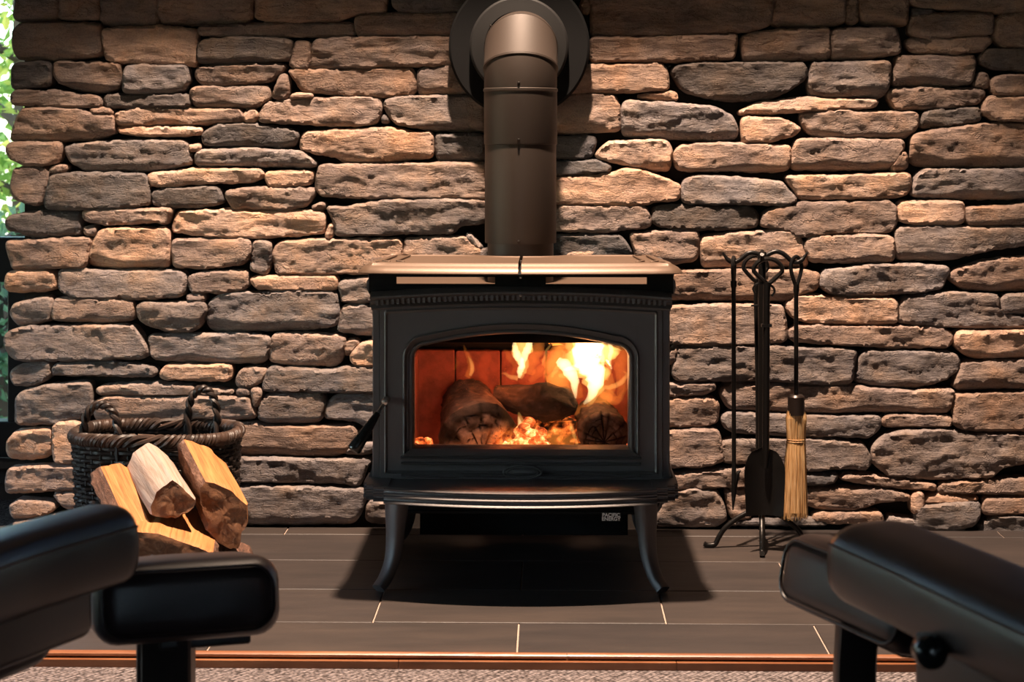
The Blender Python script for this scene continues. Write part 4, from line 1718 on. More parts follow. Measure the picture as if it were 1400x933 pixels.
def flame(kind, pts, y, depth=0.8, seed=0):
    """pts: (photo x, photo y, half width in photo px) along the tongue"""
    C = [at(a, b, y + (d[0] if d else 0)) for a, b, w, *d in pts]
    C = spline(C, 6)
    n = len(C)
    W = np.interp(np.linspace(0, 1, n), np.linspace(0, 1, len(pts)), [p[2] * 0.0017 for p in pts])
    rings = []
    N = 14
    for i, p in enumerate(C):
        t = (C[min(i + 1, n - 1)] - C[max(i - 1, 0)]).normalized()
        e1 = t.cross(Vector((0, 1, 0))).normalized()
        e2 = Vector((0, -1, 0))
        w = max(W[i], 0.0004)
        p = p + e1 * 0.35 * w * noise.noise((i * 0.45, seed, 2.2))
        rings.append([p + e1 * w * math.cos(2 * PI * k / N) * (1 + 0.25 * noise.noise((i * 0.3, k * 1.0, seed))) + e2 * w * depth * math.sin(2 * PI * k / N) for k in range(N)])
    m = MB()
    m.loft(rings)
    m.build('flame', MT['flame_' + kind], fire, True)


# tall white-yellow tongue at the right of the middle
flame('yellow', [(803, 556, 2), (812, 540, 8), (812, 515, 20), (805, 495, 28), (812, 478, 36), (815, 468, 34)], -0.47, 0.7, 1)
flame('white', [(787, 545, 1.5), (786, 530, 5), (782, 512, 9), (770, 499, 9), (762, 493, 5)], -0.475, 0.8, 2)
flame('white', [(798, 553, 1.5), (810, 538, 7), (814, 518, 14), (806, 500, 17), (800, 486, 19), (806, 474, 22), (808, 467, 20)], -0.478, 0.7, 3)
flame('white', [(820, 512, 3), (824, 495, 3), (822, 480, 3.5), (822, 467, 4)], -0.47, 0.8, 4)
flame('orange', [(770, 545, 6), (764, 515, 22), (768, 495, 27), (780, 478, 28), (780, 466, 26)], -0.42, 0.6, 5)
flame('orange', [(818, 560, 4), (826, 535, 18), (822, 505, 14), (836, 485, 10), (842, 470, 6)], -0.41, 0.6, 6)
flame('yellow', [(826, 530, 3), (838, 529, 4), (850, 522, 4), (857, 512, 2.5), (852, 508, 1)], -0.47, 0.8, 7)
flame('orange', [(822, 538, 6), (840, 548, 7), (851, 540, 4), (858, 520, 2)], -0.44, 0.8, 8)
flame('red', [(836, 548, 12), (846, 520, 14), (846, 495, 12), (850, 474, 8)], -0.38, 0.6, 9)
flame('orange', [(846, 545, 4), (850, 520, 8), (848, 498, 10), (852, 478, 8), (850, 467, 6)], -0.43, 0.6, 31)
flame('orange', [(752, 520, 3), (756, 500, 7), (760, 484, 9), (768, 470, 8)], -0.45, 0.6, 32)
flame('yellow', [(764, 515, 3), (776, 512, 5), (790, 508, 4), (797, 500, 2)], -0.46, 0.7, 33)
flame('red', [(760, 530, 10), (770, 500, 26), (790, 480, 30), (800, 468, 28)], -0.36, 0.5, 34)
flame('yellow', [(848, 478, 1.5), (843, 472, 3), (838, 467, 2)], -0.46, 0.7, 35)
# second yellow tongue left of it
flame('yellow', [(711, 518, 3), (713, 508, 7), (716, 497, 8), (711, 485, 11), (715, 474, 15), (716, 466, 14)], -0.47, 0.8, 10)
flame('white', [(710, 517, 2), (711, 508, 5), (713, 498, 5), (707, 486, 6), (704, 474, 4), (703, 467, 2)], -0.473, 0.8, 11)
flame('yellow', [(708, 518, 4), (697, 515, 3), (690, 511, 2), (685, 511, 0.8)], -0.472, 0.8, 12)
flame('orange', [(722, 512, 8), (728, 490, 12), (736, 476, 10), (740, 467, 6)], -0.44, 0.7, 13)
flame('yellow', [(741, 500, 1.5), (744, 490, 2.2), (747, 480, 2.2), (753, 472, 1.5)], -0.46, 0.8, 14)
flame('red', [(715, 530, 16), (735, 512, 22), (735, 490, 16), (730, 472, 10)], -0.37, 0.6, 15)
flame('orange', [(748, 525, 14), (766, 522, 16), (786, 528, 10), (792, 545, 6)], -0.45, 0.7, 16)
flame('white', [(712, 505, 3), (716, 492, 5), (720, 480, 6), (724, 470, 5), (724, 466, 3)], -0.465, 0.8, 36)
flame('white', [(770, 506, 2), (784, 503, 4), (798, 500, 6), (808, 492, 6)], -0.468, 0.8, 37)
flame('yellow', [(795, 490, 6), (786, 480, 8), (780, 472, 8), (782, 466, 6)], -0.46, 0.7, 38)
flame('white', [(836, 505, 1.5), (833, 492, 3), (836, 480, 3.5), (832, 467, 3)], -0.465, 0.8, 39)
flame('orange', [(700, 516, 2), (704, 500, 4), (696, 488, 5), (690, 478, 2)], -0.42, 0.7, 40)
flame('orange', [(724, 522, 4), (738, 508, 8), (752, 500, 9), (764, 488, 8), (762, 474, 5)], -0.40, 0.6, 41)
flame('yellow', [(754, 516, 2), (760, 506, 4), (768, 498, 4), (772, 486, 3), (768, 478, 1)], -0.45, 0.7, 42)
flame('yellow', [(829, 520, 3), (833, 505, 4), (829, 490, 4), (836, 476, 3), (832, 466, 2)], -0.465, 0.7, 43)
flame('orange', [(780, 560, 6), (800, 562, 12), (822, 552, 14), (840, 538, 8)], -0.42, 0.5, 44)
# small flames on the left
flame('orange', [(638, 516, 5), (644, 506, 6), (643, 494, 5), (637, 481, 3), (634, 472, 1)], -0.40, 0.8, 17)
flame('yellow', [(643, 514, 2.5), (646, 504, 3.2), (644, 495, 2.5), (640, 487, 1)], -0.405, 0.8, 18)
flame('orange', [(620, 506, 2), (624, 500, 2.5), (625, 494, 2), (621, 488, 0.8)], -0.41, 0.8, 19)
flame('red', [(664, 530, 5), (660, 510, 9), (664, 492, 9), (668, 478, 5)], -0.37, 0.7, 20)
flame('red', [(676, 545, 3), (671, 530, 4), (664, 516, 3), (658, 506, 1)], -0.43, 0.8, 21)
flame('orange', [(677, 545, 2.5), (682, 530, 2.2), (684, 518, 1)], -0.43, 0.8, 22)
# bright licks among the embers
flame('yellow', [(716, 604, 4), (714, 590, 7), (712, 575, 5), (709, 564, 1.5)], -0.53, 0.7, 23)
flame('white', [(716, 606, 5), (714, 595, 6), (711, 580, 3), (709, 570, 1)], -0.533, 0.7, 24)
flame('yellow', [(790, 612, 2), (786, 598, 3), (782, 586, 3), (779, 576, 1)], -0.50, 0.8, 25)
flame('orange', [(735, 606, 10), (760, 600, 16), (785, 604, 10)], -0.50, 0.6, 26)


def fire_lamp(name, loc, power, color, size=0.03):
    d = bpy.data.lights.new(name, 'POINT')
    d.energy = power
    d.color = color
    d.shadow_soft_size = size
    o = bpy.data.objects.new(name, d)
    COL.objects.link(o)
    o.location = loc
    return o


# the light of the flames themselves
fire_lamp('flame_light', at(800, 505, -0.45), 0.7, (1.0, 0.24, 0.06))
fire_lamp('flame_light', at(690, 520, -0.47), 0.7, (1.0, 0.2, 0.05))
fire_lamp('ember_light', at(640, 530, -0.585), 0.9, (1.0, 0.42, 0.22))

# ------------------------------------------------------------------ fire tools
WI = MT['wrought']
TY = -0.215


def A(px, py, y=TY):
    return at(px, py, y)


stand = empty('fire_tool_stand', A(1043, 748), 'black wrought iron fire tool stand on curled feet by the stone wall', 'tool stand')
m = MB()
m.tube([A(1042, 345), A(1042, 690)], 0.010, 12)
m.lathe([(0.0, 0.012), (0.010, 0.010), (0.013, 0.0), (0.012, -0.012)], A(1042, 350), 'z', 14)
m.build('pole', WI, stand, 40)
m = MB()
m.lathe([(0.011, 0.06), (0.016, 0.055), (0.019, 0.02), (0.015, -0.015), (0.0, -0.02)], A(1041, 690), 'z', 14)
m.build('hub', WI, stand, 40)
hub = A(1041, 690)
for tip, sgn in (((968, 746, -0.222), -1), ((1042, 757, -0.32), 0), ((1112, 746, -0.222), 1), ((1043, 735, -0.10), 2)):
    e = at(*tip)
    e.z = 0.006
    d = Vector((e.x - hub.x, e.y - hub.y, 0))
    L = d.length
    d.normalize()
    pts = [hub + Vector((0, 0, 0.03)), hub + d * L * 0.18 + Vector((0, 0, -0.012)), hub + d * L * 0.45 + Vector((0, 0, -0.035)),
           hub + d * L * 0.68 + Vector((0, 0, -0.06)), Vector((hub.x, hub.y, 0)) + d * L * 0.80 + Vector((0, 0, 0.026)),
           Vector((hub.x, hub.y, 0)) + d * L * 0.87 + Vector((0, 0, 0.0085)), e, e + d * 0.010 + Vector((0, 0, 0.004))]
    m = MB()
    m.tube(spline(pts, 5), 0.0068, 10)
    m.build('leg', WI, stand, 40)
for pts in ([(1042, 350), (1031, 346), (1022, 347), (1012, 355), (1003, 359), (995, 355), (988, 345)],
            [(1044, 352), (1052, 347), (1062, 344), (1072, 348), (1081, 356), (1089, 359), (1097, 355), (1104, 345)]):
    m = MB()
    P = spline([A(*p) for p in pts], 5)
    m.tube(P, [0.0062] * (len(P) - 6) + [0.0058, 0.005, 0.0044, 0.0038, 0.003, 0.002], 10)
    m.build('hook_arm', WI, stand, 40)
for yy, z in ((-0.27, 356), (-0.165, 352)):
    m = MB()
    m.tube(spline([A(1042, 350), at(1042, 344, (TY + yy) / 2), at(1042, z, yy), at(1042, z - 8, yy + (0.02 if yy > TY else -0.02))], 5), 0.0055, 8)
    m.build('hook_arm', WI, stand, 40)


def loop_handle(m, cx, top, bot, w, y, r=0.0055, turn=0.0, heart=False):
    """ring-shaped handle hanging from its top, tapering to the shaft at the bottom"""
    pts = []
    for k in range(25):
        t = k / 24
        a = -PI / 2 + 2 * PI * t
        s = math.sin(a)                       # -1 at bottom, +1 at top
        q = (s + 1) / 2
        prof = math.cos(a) * (0.35 + 0.65 * min(1.0, q * (1.9 if heart else 1.5)))
        pts.append(Vector((prof * w * math.cos(turn), prof * w * math.sin(turn), q)))
    zt, zb = at(cx, top, y).z, at(cx, bot, y).z
    x = at(cx, (top + bot) / 2, y).x
    m.tube([Vector((x + p.x, y + p.y, zb + (zt - zb) * p.z)) for p in pts], r, 8)


poker = empty('fire_poker', A(1003, 697), 'black fire poker hanging leftmost on the tool stand', 'poker', 'fire tools')
m = MB()
loop_handle(m, 1003, 352, 386, 0.021, TY, 0.0052, PI / 2 * 0.86)
m.build('loop_handle', WI, poker, 40)
m = MB()
m.tube([A(1003, 384), A(1003, 392), A(1003, 394), A(1003.5, 640), A(1003.5, 672), A(1002, 698)], [0.0085, 0.008, 0.0058, 0.0056, 0.0075, 0.0012], 10)
m.build('shaft', WI, poker, 40)
m = MB()
m.tube(spline([A(1004, 668), A(1007, 655), A(1009, 647), A(1013, 644)], 5), [0.006] * 10 + [0.005, 0.004, 0.0035, 0.003, 0.002, 0.0015], 8)
m.build('hook', WI, poker, 40)

SY = -0.275
shovel = empty('fire_shovel', at(1045, 705, SY), 'black fireplace shovel with a heart shaped handle hanging in front of the stand pole', 'shovel', 'fire tools')
m = MB()
loop_handle(m, 1050, 354, 388, 0.037, SY, 0.0058, 0.0, True)
m.tube(spline([at(1046, 388, SY), at(1056, 392, SY), at(1059, 399, SY), at(1055, 405, SY)], 4), 0.003, 6)
m.tube(spline([at(1050, 388, SY), at(1036, 388, SY), at(1030, 394, SY), at(1032, 401, SY)], 4), 0.003, 6)
m.build('loop_handle', WI, shovel, 40)
m = MB()
m.tube([at(1049, 386, SY), at(1048, 400, SY), at(1047, 620, SY), at(1046, 640, SY)], [0.010, 0.009, 0.009, 0.007], 10)
m.box(at(1041, 0, SY).x, at(1055, 0, SY).x, SY - 0.009, SY + 0.009, at(0, 445, SY).z, at(0, 441, SY).z)
m.build('shaft', WI, shovel, 40)
rings = []
for q in np.linspace(0, 1, 15):                # scooped blade, round shouldered
    z = at(1045, 612, SY).z + (at(1045, 706, SY).z - at(1045, 612, SY).z) * q
    w = 0.050 * math.sqrt(max(0.0, 1 - (1 - min(q / 0.36, 1)) ** 2)) * (1 - 0.16 * max(0, q - 0.45)) + 0.0015
    row = []
    for k in range(13):
        t = -1 + 2 * k / 12
        row.append((at(1045, 0, SY).x + t * w, SY + 0.012 - 0.022 * t * t * min(1, q * 4), z))
    rings.append(row)
m = MB()
front = [[Vector(p) for p in r] for r in rings]
loops = [r + [p + Vector((0, 0.0022, 0)) for p in r][::-1] for r in front]
m.loft(loops)
m.build('blade', WI, shovel, 50)

NY = -0.165
tongs = empty('fire_tongs', at(1039, 690, NY), 'black fire tongs hanging behind the stand pole', 'tongs', 'fire tools')
m = MB()
loop_handle(m, 1033, 350, 384, 0.033, NY, 0.0055, 0.15, True)
m.build('loop_handle', WI, tongs, 40)
for dx in (-4.5, 5):
    m = MB()
    m.tube([at(1036 + dx * 0.4, 382, NY), at(1038 + dx, 410, NY), at(1040 + dx, 520, NY), at(1040 + dx * 0.9, 640, NY), at(1040 + dx * 2.2, 672, NY), at(1040 + dx * 0.5, 694, NY)],
           [0.006, 0.0058, 0.0055, 0.005, 0.005, 0.004], 8)
    m.build('arm', WI, tongs, 40)
m = MB()
for sx in (-1, 1):
    m.tube([at(1041 + sx * 3, 419, -0.19), at(1041 + sx * 6, 418, -0.195), at(1041 + sx * 14, 418, -0.195)], [0.003, 0.003, 0.0022], 6)
m.tube([at(1038, 419, -0.19), at(1044, 419, -0.19)], 0.003, 6)
m.build('pivot', WI, tongs, 40)

BY = -0.215
broom = empty('hearth_broom', at(1088, 709, BY), 'straw hearth broom with black metal handle hanging rightmost on the tool stand', 'broom', 'fire tools')
m = MB()
loop_handle(m, 1088.5, 351, 391, 0.0165, BY, 0.0052, 0.3)
m.build('loop_handle', WI, broom, 40)
m = MB()
m.tube([at(1089, 388, BY), at(1088.5, 398, BY), at(1088.5, 402, BY), at(1088.5, 542, BY)], [0.0075, 0.008, 0.0058, 0.0058], 10)
m.build('shaft', WI, broom, 40)
zt, zb = at(0, 538, BY).z, at(0, 564, BY).z
xb = at(1088.5, 0, BY).x
m = MB()
m.lathe([(0.004, zt + 0.003), (0.017, zt + 0.002), (0.0215, zt - 0.003), (0.022, zb), (0.0205, zb)], (xb, BY, 0), 'z', 24, cap=True)
m.build('ferrule', simple('dark_ferrule', (0.035, 0.024, 0.02), 0.35, 0.5), broom, 40)
zE = at(0, 708, BY).z
m = MB()
rings = []
bro = [(562, 0.0215, 0.017), (572, 0.0255, 0.018), (590, 0.0245, 0.0165), (602, 0.0225, 0.015), (606, 0.0235, 0.016), (640, 0.027, 0.018), (680, 0.031, 0.02), (700, 0.0325, 0.021)]
for py, rx, ry in bro:
    xs = at(1088.5 - max(0, py - 600) * 0.035, py, BY)
    rings.append([(xs.x + rx * math.cos(2 * PI * k / 32) * (1 + 0.04 * math.sin(k * 5.3)), BY + ry * math.sin(2 * PI * k / 32), xs.z) for k in range(32)])
m.loft(rings)
m.build('straw_core', MT['straw'], broom, 60)
rnd = random.Random(8)
m = MB()
for k in range(420):
    a = rnd.uniform(0, 2 * PI)
    q = math.sqrt(rnd.uniform(0.55, 1.05))
    pts = []
    ln = rnd.uniform(0.93, 1.01)
    dj = rnd.gauss(0, 0.0022)
    for py, rx, ry in (bro[0], bro[1], bro[3], bro[5], (709, 0.034, 0.022)):
        pp = 562 + (py - 562) * ln
        c = at(1088.5 - max(0, pp - 600) * 0.035, pp, BY)
        w = (pp - 562) / 147
        pts.append(Vector((c.x + rx * 1.03 * q * math.cos(a) + dj * w, BY + ry * 1.03 * q * math.sin(a), c.z)))
    m.tube(pts, [0.0009, 0.0009, 0.0008, 0.0007, 0.0005], 3)
o = m.build('bristles', MT['straw'], broom, 0)
o['kind'] = 'stuff'
m = MB()
for py in (601, 604):
    c = at(1088.5, py, BY)
    m.tube([(c.x + 0.0245 * math.cos(2 * PI * k / 28), BY + 0.0168 * math.sin(2 * PI * k / 28), c.z) for k in range(29)], 0.0008, 5)
m.build('binding', MT['straw'], broom, 40)

# ------------------------------------------------------------------ wicker basket
bx, by_, bz = -0.938, -0.235, 0.292
basket = empty('wicker_basket', (bx, by_, 0), 'dark woven wicker basket with two arched handles behind the firewood', 'basket')
RX, RY = 0.205, 0.135


def bshape(a, f=1.0, inset=0.0):
    e = 0.62
    ca, sa = math.cos(a), math.sin(a)
    return Vector((bx + (RX * f - inset) * math.copysign(abs(ca) ** e, ca), by_ + (RY * f - inset) * math.copysign(abs(sa) ** e, sa), 0))


m = MB()
rnd = random.Random(12)
NS = 38                                        # upright stakes
nrow = 25
for r in range(nrow):
    z = 0.012 + (bz - 0.02) * r / (nrow - 1)
    f = 0.93 + 0.07 * (z / bz)
    pts = []
    n = NS * 4
    ph = rnd.uniform(0, 6)
    for k in range(n + 1):
        a = 2 * PI * k / n
        p = bshape(a, f)
        c = Vector((bx, by_, 0))
        out = (p - c).normalized()
        wv = 0.0048 * math.cos(NS / 2 * a + (PI if r % 2 else 0)) + 0.0016 * noise.noise((k * 0.35, r * 3.1, 0))
        pts.append(p + out * wv + Vector((0, 0, z + 0.0022 * noise.noise((k * 0.2, r * 5.7, 4)))))
    m.tube(pts, [0.0058 * (1 + 0.25 * noise.noise((k * 0.3, r * 2.2, 9))) for k in range(n + 1)], 6)
o = m.build('weave', MT['wicker'], basket, 50)
o['kind'] = 'stuff'
for k in range(NS):
    a = 2 * PI * k / NS
    m = MB()
    m.tube([bshape(a, 0.93) + Vector((0, 0, 0.004)), bshape(a, 0.995) + Vector((0, 0, bz))], 0.0042, 6)
    m.build('stake', MT['wicker'], basket, 40)
m = MB()
m.loft([[bshape(2 * PI * k / 48, 0.93) + Vector((0, 0, z)) for k in range(48)] for z in (0.003, 0.012)])
m.build('bottom', MT['wicker'], basket, 0)
# braided rim: strands wound round the top edge
m = MB()
n = 300
for s in range(4):
    pts = []
    for k in range(n + 1):
        a = 2 * PI * k / n
        p = bshape(a, 1.005)
        out = (p - Vector((bx, by_, 0))).normalized()
        th = 26 * a + s * PI / 2
        pts.append(p + out * 0.0095 * math.cos(th) + Vector((0, 0, bz + 0.0115 * math.sin(th))))
    m.tube(pts, 0.0068, 6)
m.build('rim', MT['wicker_rim'], basket, 50)
for feet in ((at(115, 592, by_ - 0.10), at(161, 600, by_ - 0.13), 553, by_ - 0.115), (at(257, 577, by_ + 0.12), at(297, 575, by_ + 0.11), 531, by_ + 0.115)):
    a, b, top, yy = feet
    hh = at(0, top, yy).z
    m = MB()
    base = []
    for k in range(41):
        t = k / 40
        mid = a.lerp(b, t)
        ang = PI * t
        base.append(Vector((a.x + (b.x - a.x) * (0.5 - 0.5 * math.cos(ang) * (1 + 0.12 * math.sin(ang))), mid.y, (bz - 0.02) + (hh - bz + 0.02) * math.sin(ang) ** 0.72)))
    base[0].z = base[-1].z = bz - 0.05
    for s in range(2):
        pts = []
        for k, p in enumerate(base):
            t = (base[min(k + 1, 40)] - base[max(k - 1, 0)]).normalized()
            e1 = t.cross(Vector((0, 1, 0))).normalized()
            th = k * 0.75 + s * PI
            pts.append(p + (e1 * math.cos(th) + Vector((0, 1, 0)) * math.sin(th)) * 0.0055)
        m.tube(pts, 0.0068, 7)
    m.build('handle', MT['wicker'], basket, 50)

# ------------------------------------------------------------------ split firewood
def firewood(label, px, y, axis, kinds, wood, seed, jag=0.003):
    """px: outline of the near end in photo pixels on plane y; kinds: per edge 's' split face or 'b' bark"""
    axis = Vector(axis)
    P0 = [at(a, b, y) for a, b in px]
    n = len(P0)
    cen = sum(P0, Vector()) / n
    zmin = min(min(p.z for p in P0), min((p + axis).z for p in P0))
    root = empty('firewood_log', (cen.x + axis.x / 2, cen.y + axis.y / 2, zmin), label, 'firewood', 'split firewood by the basket')
    K = 22
    sets = {'s': MB(), 'b': MB()}
    gr = {'s': [], 'b': []}
    ua = axis.normalized()
    # densify the outline
    dense, dk = [], []
    for i in range(n):
        a, b = P0[i], P0[(i + 1) % n]
        k = max(1, int((b - a).length / 0.009))
        for j in range(k):
            dense.append(a.lerp(b, j / k))
            dk.append(kinds[i])
    N = len(dense)

    def surf(i, q):
        p = dense[i % N]
        kk = dk[i % N] == 'b' and dk[i % N - 1] == 'b'
        amp = 0.0075 if kk else jag
        out = (p - cen).normalized()
        L = axis.length
        sc = (40 if kk else 26)
        d = amp * noise.noise((p.x * sc, p.z * sc + seed, q * L * (34 if kk else 5))) + amp * 0.7 * noise.noise((p.x * 90, p.z * 90 + seed, q * L * (70 if kk else 9)))
        endj = 0.010 * noise.noise((p.x * 22, p.z * 22, seed + 5 + (3 if q > 0.5 else 0)))
        edge = 0.004 if q in (0.0, 1.0) else 0.0
        return p + axis * q + out * (d - edge) + ua * (endj if q > 0.5 else 0.0)

    for i in range(N):
        kd = dk[i]
        m_ = sets[kd]
        vs, g = [], []
        for j in range(K + 1):
            q = j / K
            for ii in (i, i + 1):
                p = surf(ii, q)
                vs.append(p)
                dd = dense[ii % N] - cen
                g.append((dd.x, q * axis.length, dd.z))
        fs = [[2 * j, 2 * j + 1, 2 * j + 3, 2 * j + 2] for j in range(K)]
        m_.add(vs, fs)
        gr[kd] += g

    def finish(m_, g, name, mat, parent):
        # weld the strips
        me_v, remap, key = [], {}, {}
        gg = []
        for k, v in enumerate(m_.v):
            t = (round(v.x, 6), round(v.y, 6), round(v.z, 6))
            if t not in key:
                key[t] = len(me_v)
                me_v.append(v)
                gg.append(g[k])
            remap[k] = key[t]
        ff = [[remap[i] for i in f] for f in m_.f]
        o = link_mesh(name, me_v, ff, mat, parent, 40)
        at_ = o.data.attributes.new('grain', 'FLOAT_VECTOR', 'POINT')
        at_.data.foreach_set('vector', np.array(gg, dtype=np.float32).ravel())
        return o

    # orientation check of the strips
    a0 = sum((dense[i].x - cen.x) * (dense[(i + 1) % N].z - cen.z) - (dense[(i + 1) % N].x - cen.x) * (dense[i].z - cen.z) for i in range(N))
    if a0 > 0:
        for m_ in sets.values():
            m_.f = [f[::-1] for f in m_.f]
    for kd, nm, mt in (('s', 'split_face', wood), ('b', 'bark', MT['bark'])):
        if sets[kd].f:
            finish(sets[kd], gr[kd], nm, mt, root)
    # end grain, near and far, as fans of rings
    for q in (0.0, 1.0):
        m_ = MB()
        g = []
        R_ = 8
        rim_ = [surf(i, q) for i in range(N)]
        c = sum(rim_, Vector()) / N
        vs = []
        for r in range(1, R_ + 1):
            for p in rim_:
                v = c.lerp(p, r / R_)
                v = v + ua * (0.006 * noise.noise((v.x * 30, v.z * 30, seed + q)) + 0.003 * noise.noise((v.x * 110, v.z * 110, seed))) * (1 if r < R_ else 0)
                vs.append(v)
        vs.append(c)
        fs = []
        for r in range(R_ - 1):
            for i in range(N):
                j = (i + 1) % N
                fs.append([r * N + i, r * N + j, (r + 1) * N + j, (r + 1) * N + i])
        for i in range(N):
            fs.append([len(vs) - 1, (i + 1) % N, i])
        if (a0 > 0) != (q == 0.0):
            fs = [f[::-1] for f in fs]
        m_.add(vs, fs)
        finish(m_, [(v.x - c.x, 0.0, v.z - c.z) for v in vs], 'end_grain', MT['log_end'], root)
    return root


OR, PA = MT['log_orange'], MT['log_pale']
firewood('split log lying lowest on the hearth, its brown cut end facing out', [(166, 726), (215, 727), (262, 744), (292, 757), (300, 785), (285, 806), (182, 808), (168, 780)],
         -0.70, (-0.03, 0.22, 0.035), 'sssbbbbb', OR, 3)
firewood('orange faced split log with dark bark edge leaning left of the pale log', [(160, 738), (176, 722), (206, 716), (222, 726), (214, 752), (172, 760)],
         -0.65, (-0.125, 0.225, 0.105), 'bsssbb', OR, 9)
firewood('small log lying on the hearth under the largest split log', [(285, 764), (312, 758), (338, 766), (344, 782), (336, 793), (292, 793)],
         -0.60, (-0.02, 0.16, 0.0), 'bbbbbb', OR, 14)
firewood('largest split log with bright orange top face leaning on the basket', [(272, 688), (272, 664), (280, 657), (292, 659), (316, 669), (340, 691), (340, 716), (326, 752), (304, 750), (286, 730)],
         -0.62, (-0.098, 0.225, 0.062), 'bbssssbbbb', OR, 21)
firewood('pale topped split log lying between the two orange ones', [(203, 694), (212, 672), (222, 663), (236, 655), (248, 662), (270, 684), (264, 699), (246, 709), (224, 712), (206, 706)],
         -0.645, (-0.108, 0.225, 0.052), 'sssssbbbbs', PA, 33)

# ------------------------------------------------------------------ leather recliners and footstools
LE = MT['leather']


def rbox(m, L, Wd, Ht, bev, M4, sub=4, puff=0.0):
    """soft box L x Wd x Ht centred on the origin, then moved by the matrix M4"""
    bm = bmesh.new()
    bmesh.ops.create_cube(bm, size=1.0)
    for v in bm.verts:
        v.co = Vector((v.co.x * L, v.co.y * Wd, v.co.z * Ht))
    bmesh.ops.bevel(bm, geom=list(bm.edges), offset=bev, segments=5, affect='EDGES', profile=0.5)
    bmesh.ops.subdivide_edges(bm, edges=[e for e in bm.edges if e.calc_length() > 0.05], cuts=sub, use_grid_fill=True)
    for v in bm.verts:
        u, w = v.co.x / (L / 2), v.co.y / (Wd / 2)
        if v.co.z > 0:
            v.co.z += puff * max(0, 1 - u * u) * max(0, 1 - w * w)
        v.co = M4 @ v.co
    m.bm(bm)
    return m


def super_ring(c, t, w, h, N=36, e=0.5, up=Vector((0, 0, 1))):
    sd = t.cross(up).normalized()
    u2 = sd.cross(t).normalized()
    r = []
    for k in range(N):
        a = 2 * PI * k / N
        ca, sa = math.cos(a), math.sin(a)
        r.append(c + sd * (w / 2) * math.copysign(abs(ca) ** e, ca) + u2 * (h / 2) * math.copysign(abs(sa) ** e, sa))
    return r


def armrest(parent, P, w, h):
    """padded leather arm along the points P, blunt rounded front at P[0]"""
    C = spline(P, 10)
    n = len(C)
    lens = [0.0]
    for i in range(1, n):
        lens.append(lens[-1] + (C[i] - C[i - 1]).length)
    rings, seam = [], []
    t0 = (C[0] - C[1]).normalized()
    R0 = 0.042
    for k in range(8):
        a = (PI / 2) * k / 8
        s = math.sin(a) * 0.62 + 0.38 * (k / 8) if k else 0.05
        rings.append(super_ring(C[0] + t0 * R0 * (1 - math.sin(a)) * 1.0, -t0, w * (0.30 + 0.70 * math.sin(a)), h * (0.34 + 0.66 * math.sin(a)), e=0.72))
    for i in range(1, n):
        t = (C[min(i + 1, n - 1)] - C[i - 1]).normalized()
        q = lens[i] / lens[-1]
        rings.append(super_ring(C[i], t, w * (1 + 0.12 * q), h, e=0.62))
    m = MB()
    m.loft(rings)
    o = m.build('armrest', LE, parent, True)
    for side in (1, -1):
        m = MB()
        pts = []
        for i in range(0, n):
            t = (C[min(i + 1, n - 1)] - C[max(i - 1, 0)]).normalized()
            sd = t.cross(Vector((0, 0, 1))).normalized()
            q = lens[i] / lens[-1]
            pts.append(C[i] + sd * side * w * (1 + 0.12 * q) * 0.475 + Vector((0, 0, h * 0.26)))
        m.tube(pts, 0.0022, 6)
        m.build('piping', LE, o, 40)
    return o


def M4(c, yaw, tilt=0.0, roll=0.0):
    return Matrix.Translation(c) @ Matrix.Rotation(yaw, 4, 'Z') @ Matrix.Rotation(tilt, 4, 'X') @ Matrix.Rotation(roll, 4, 'Y')


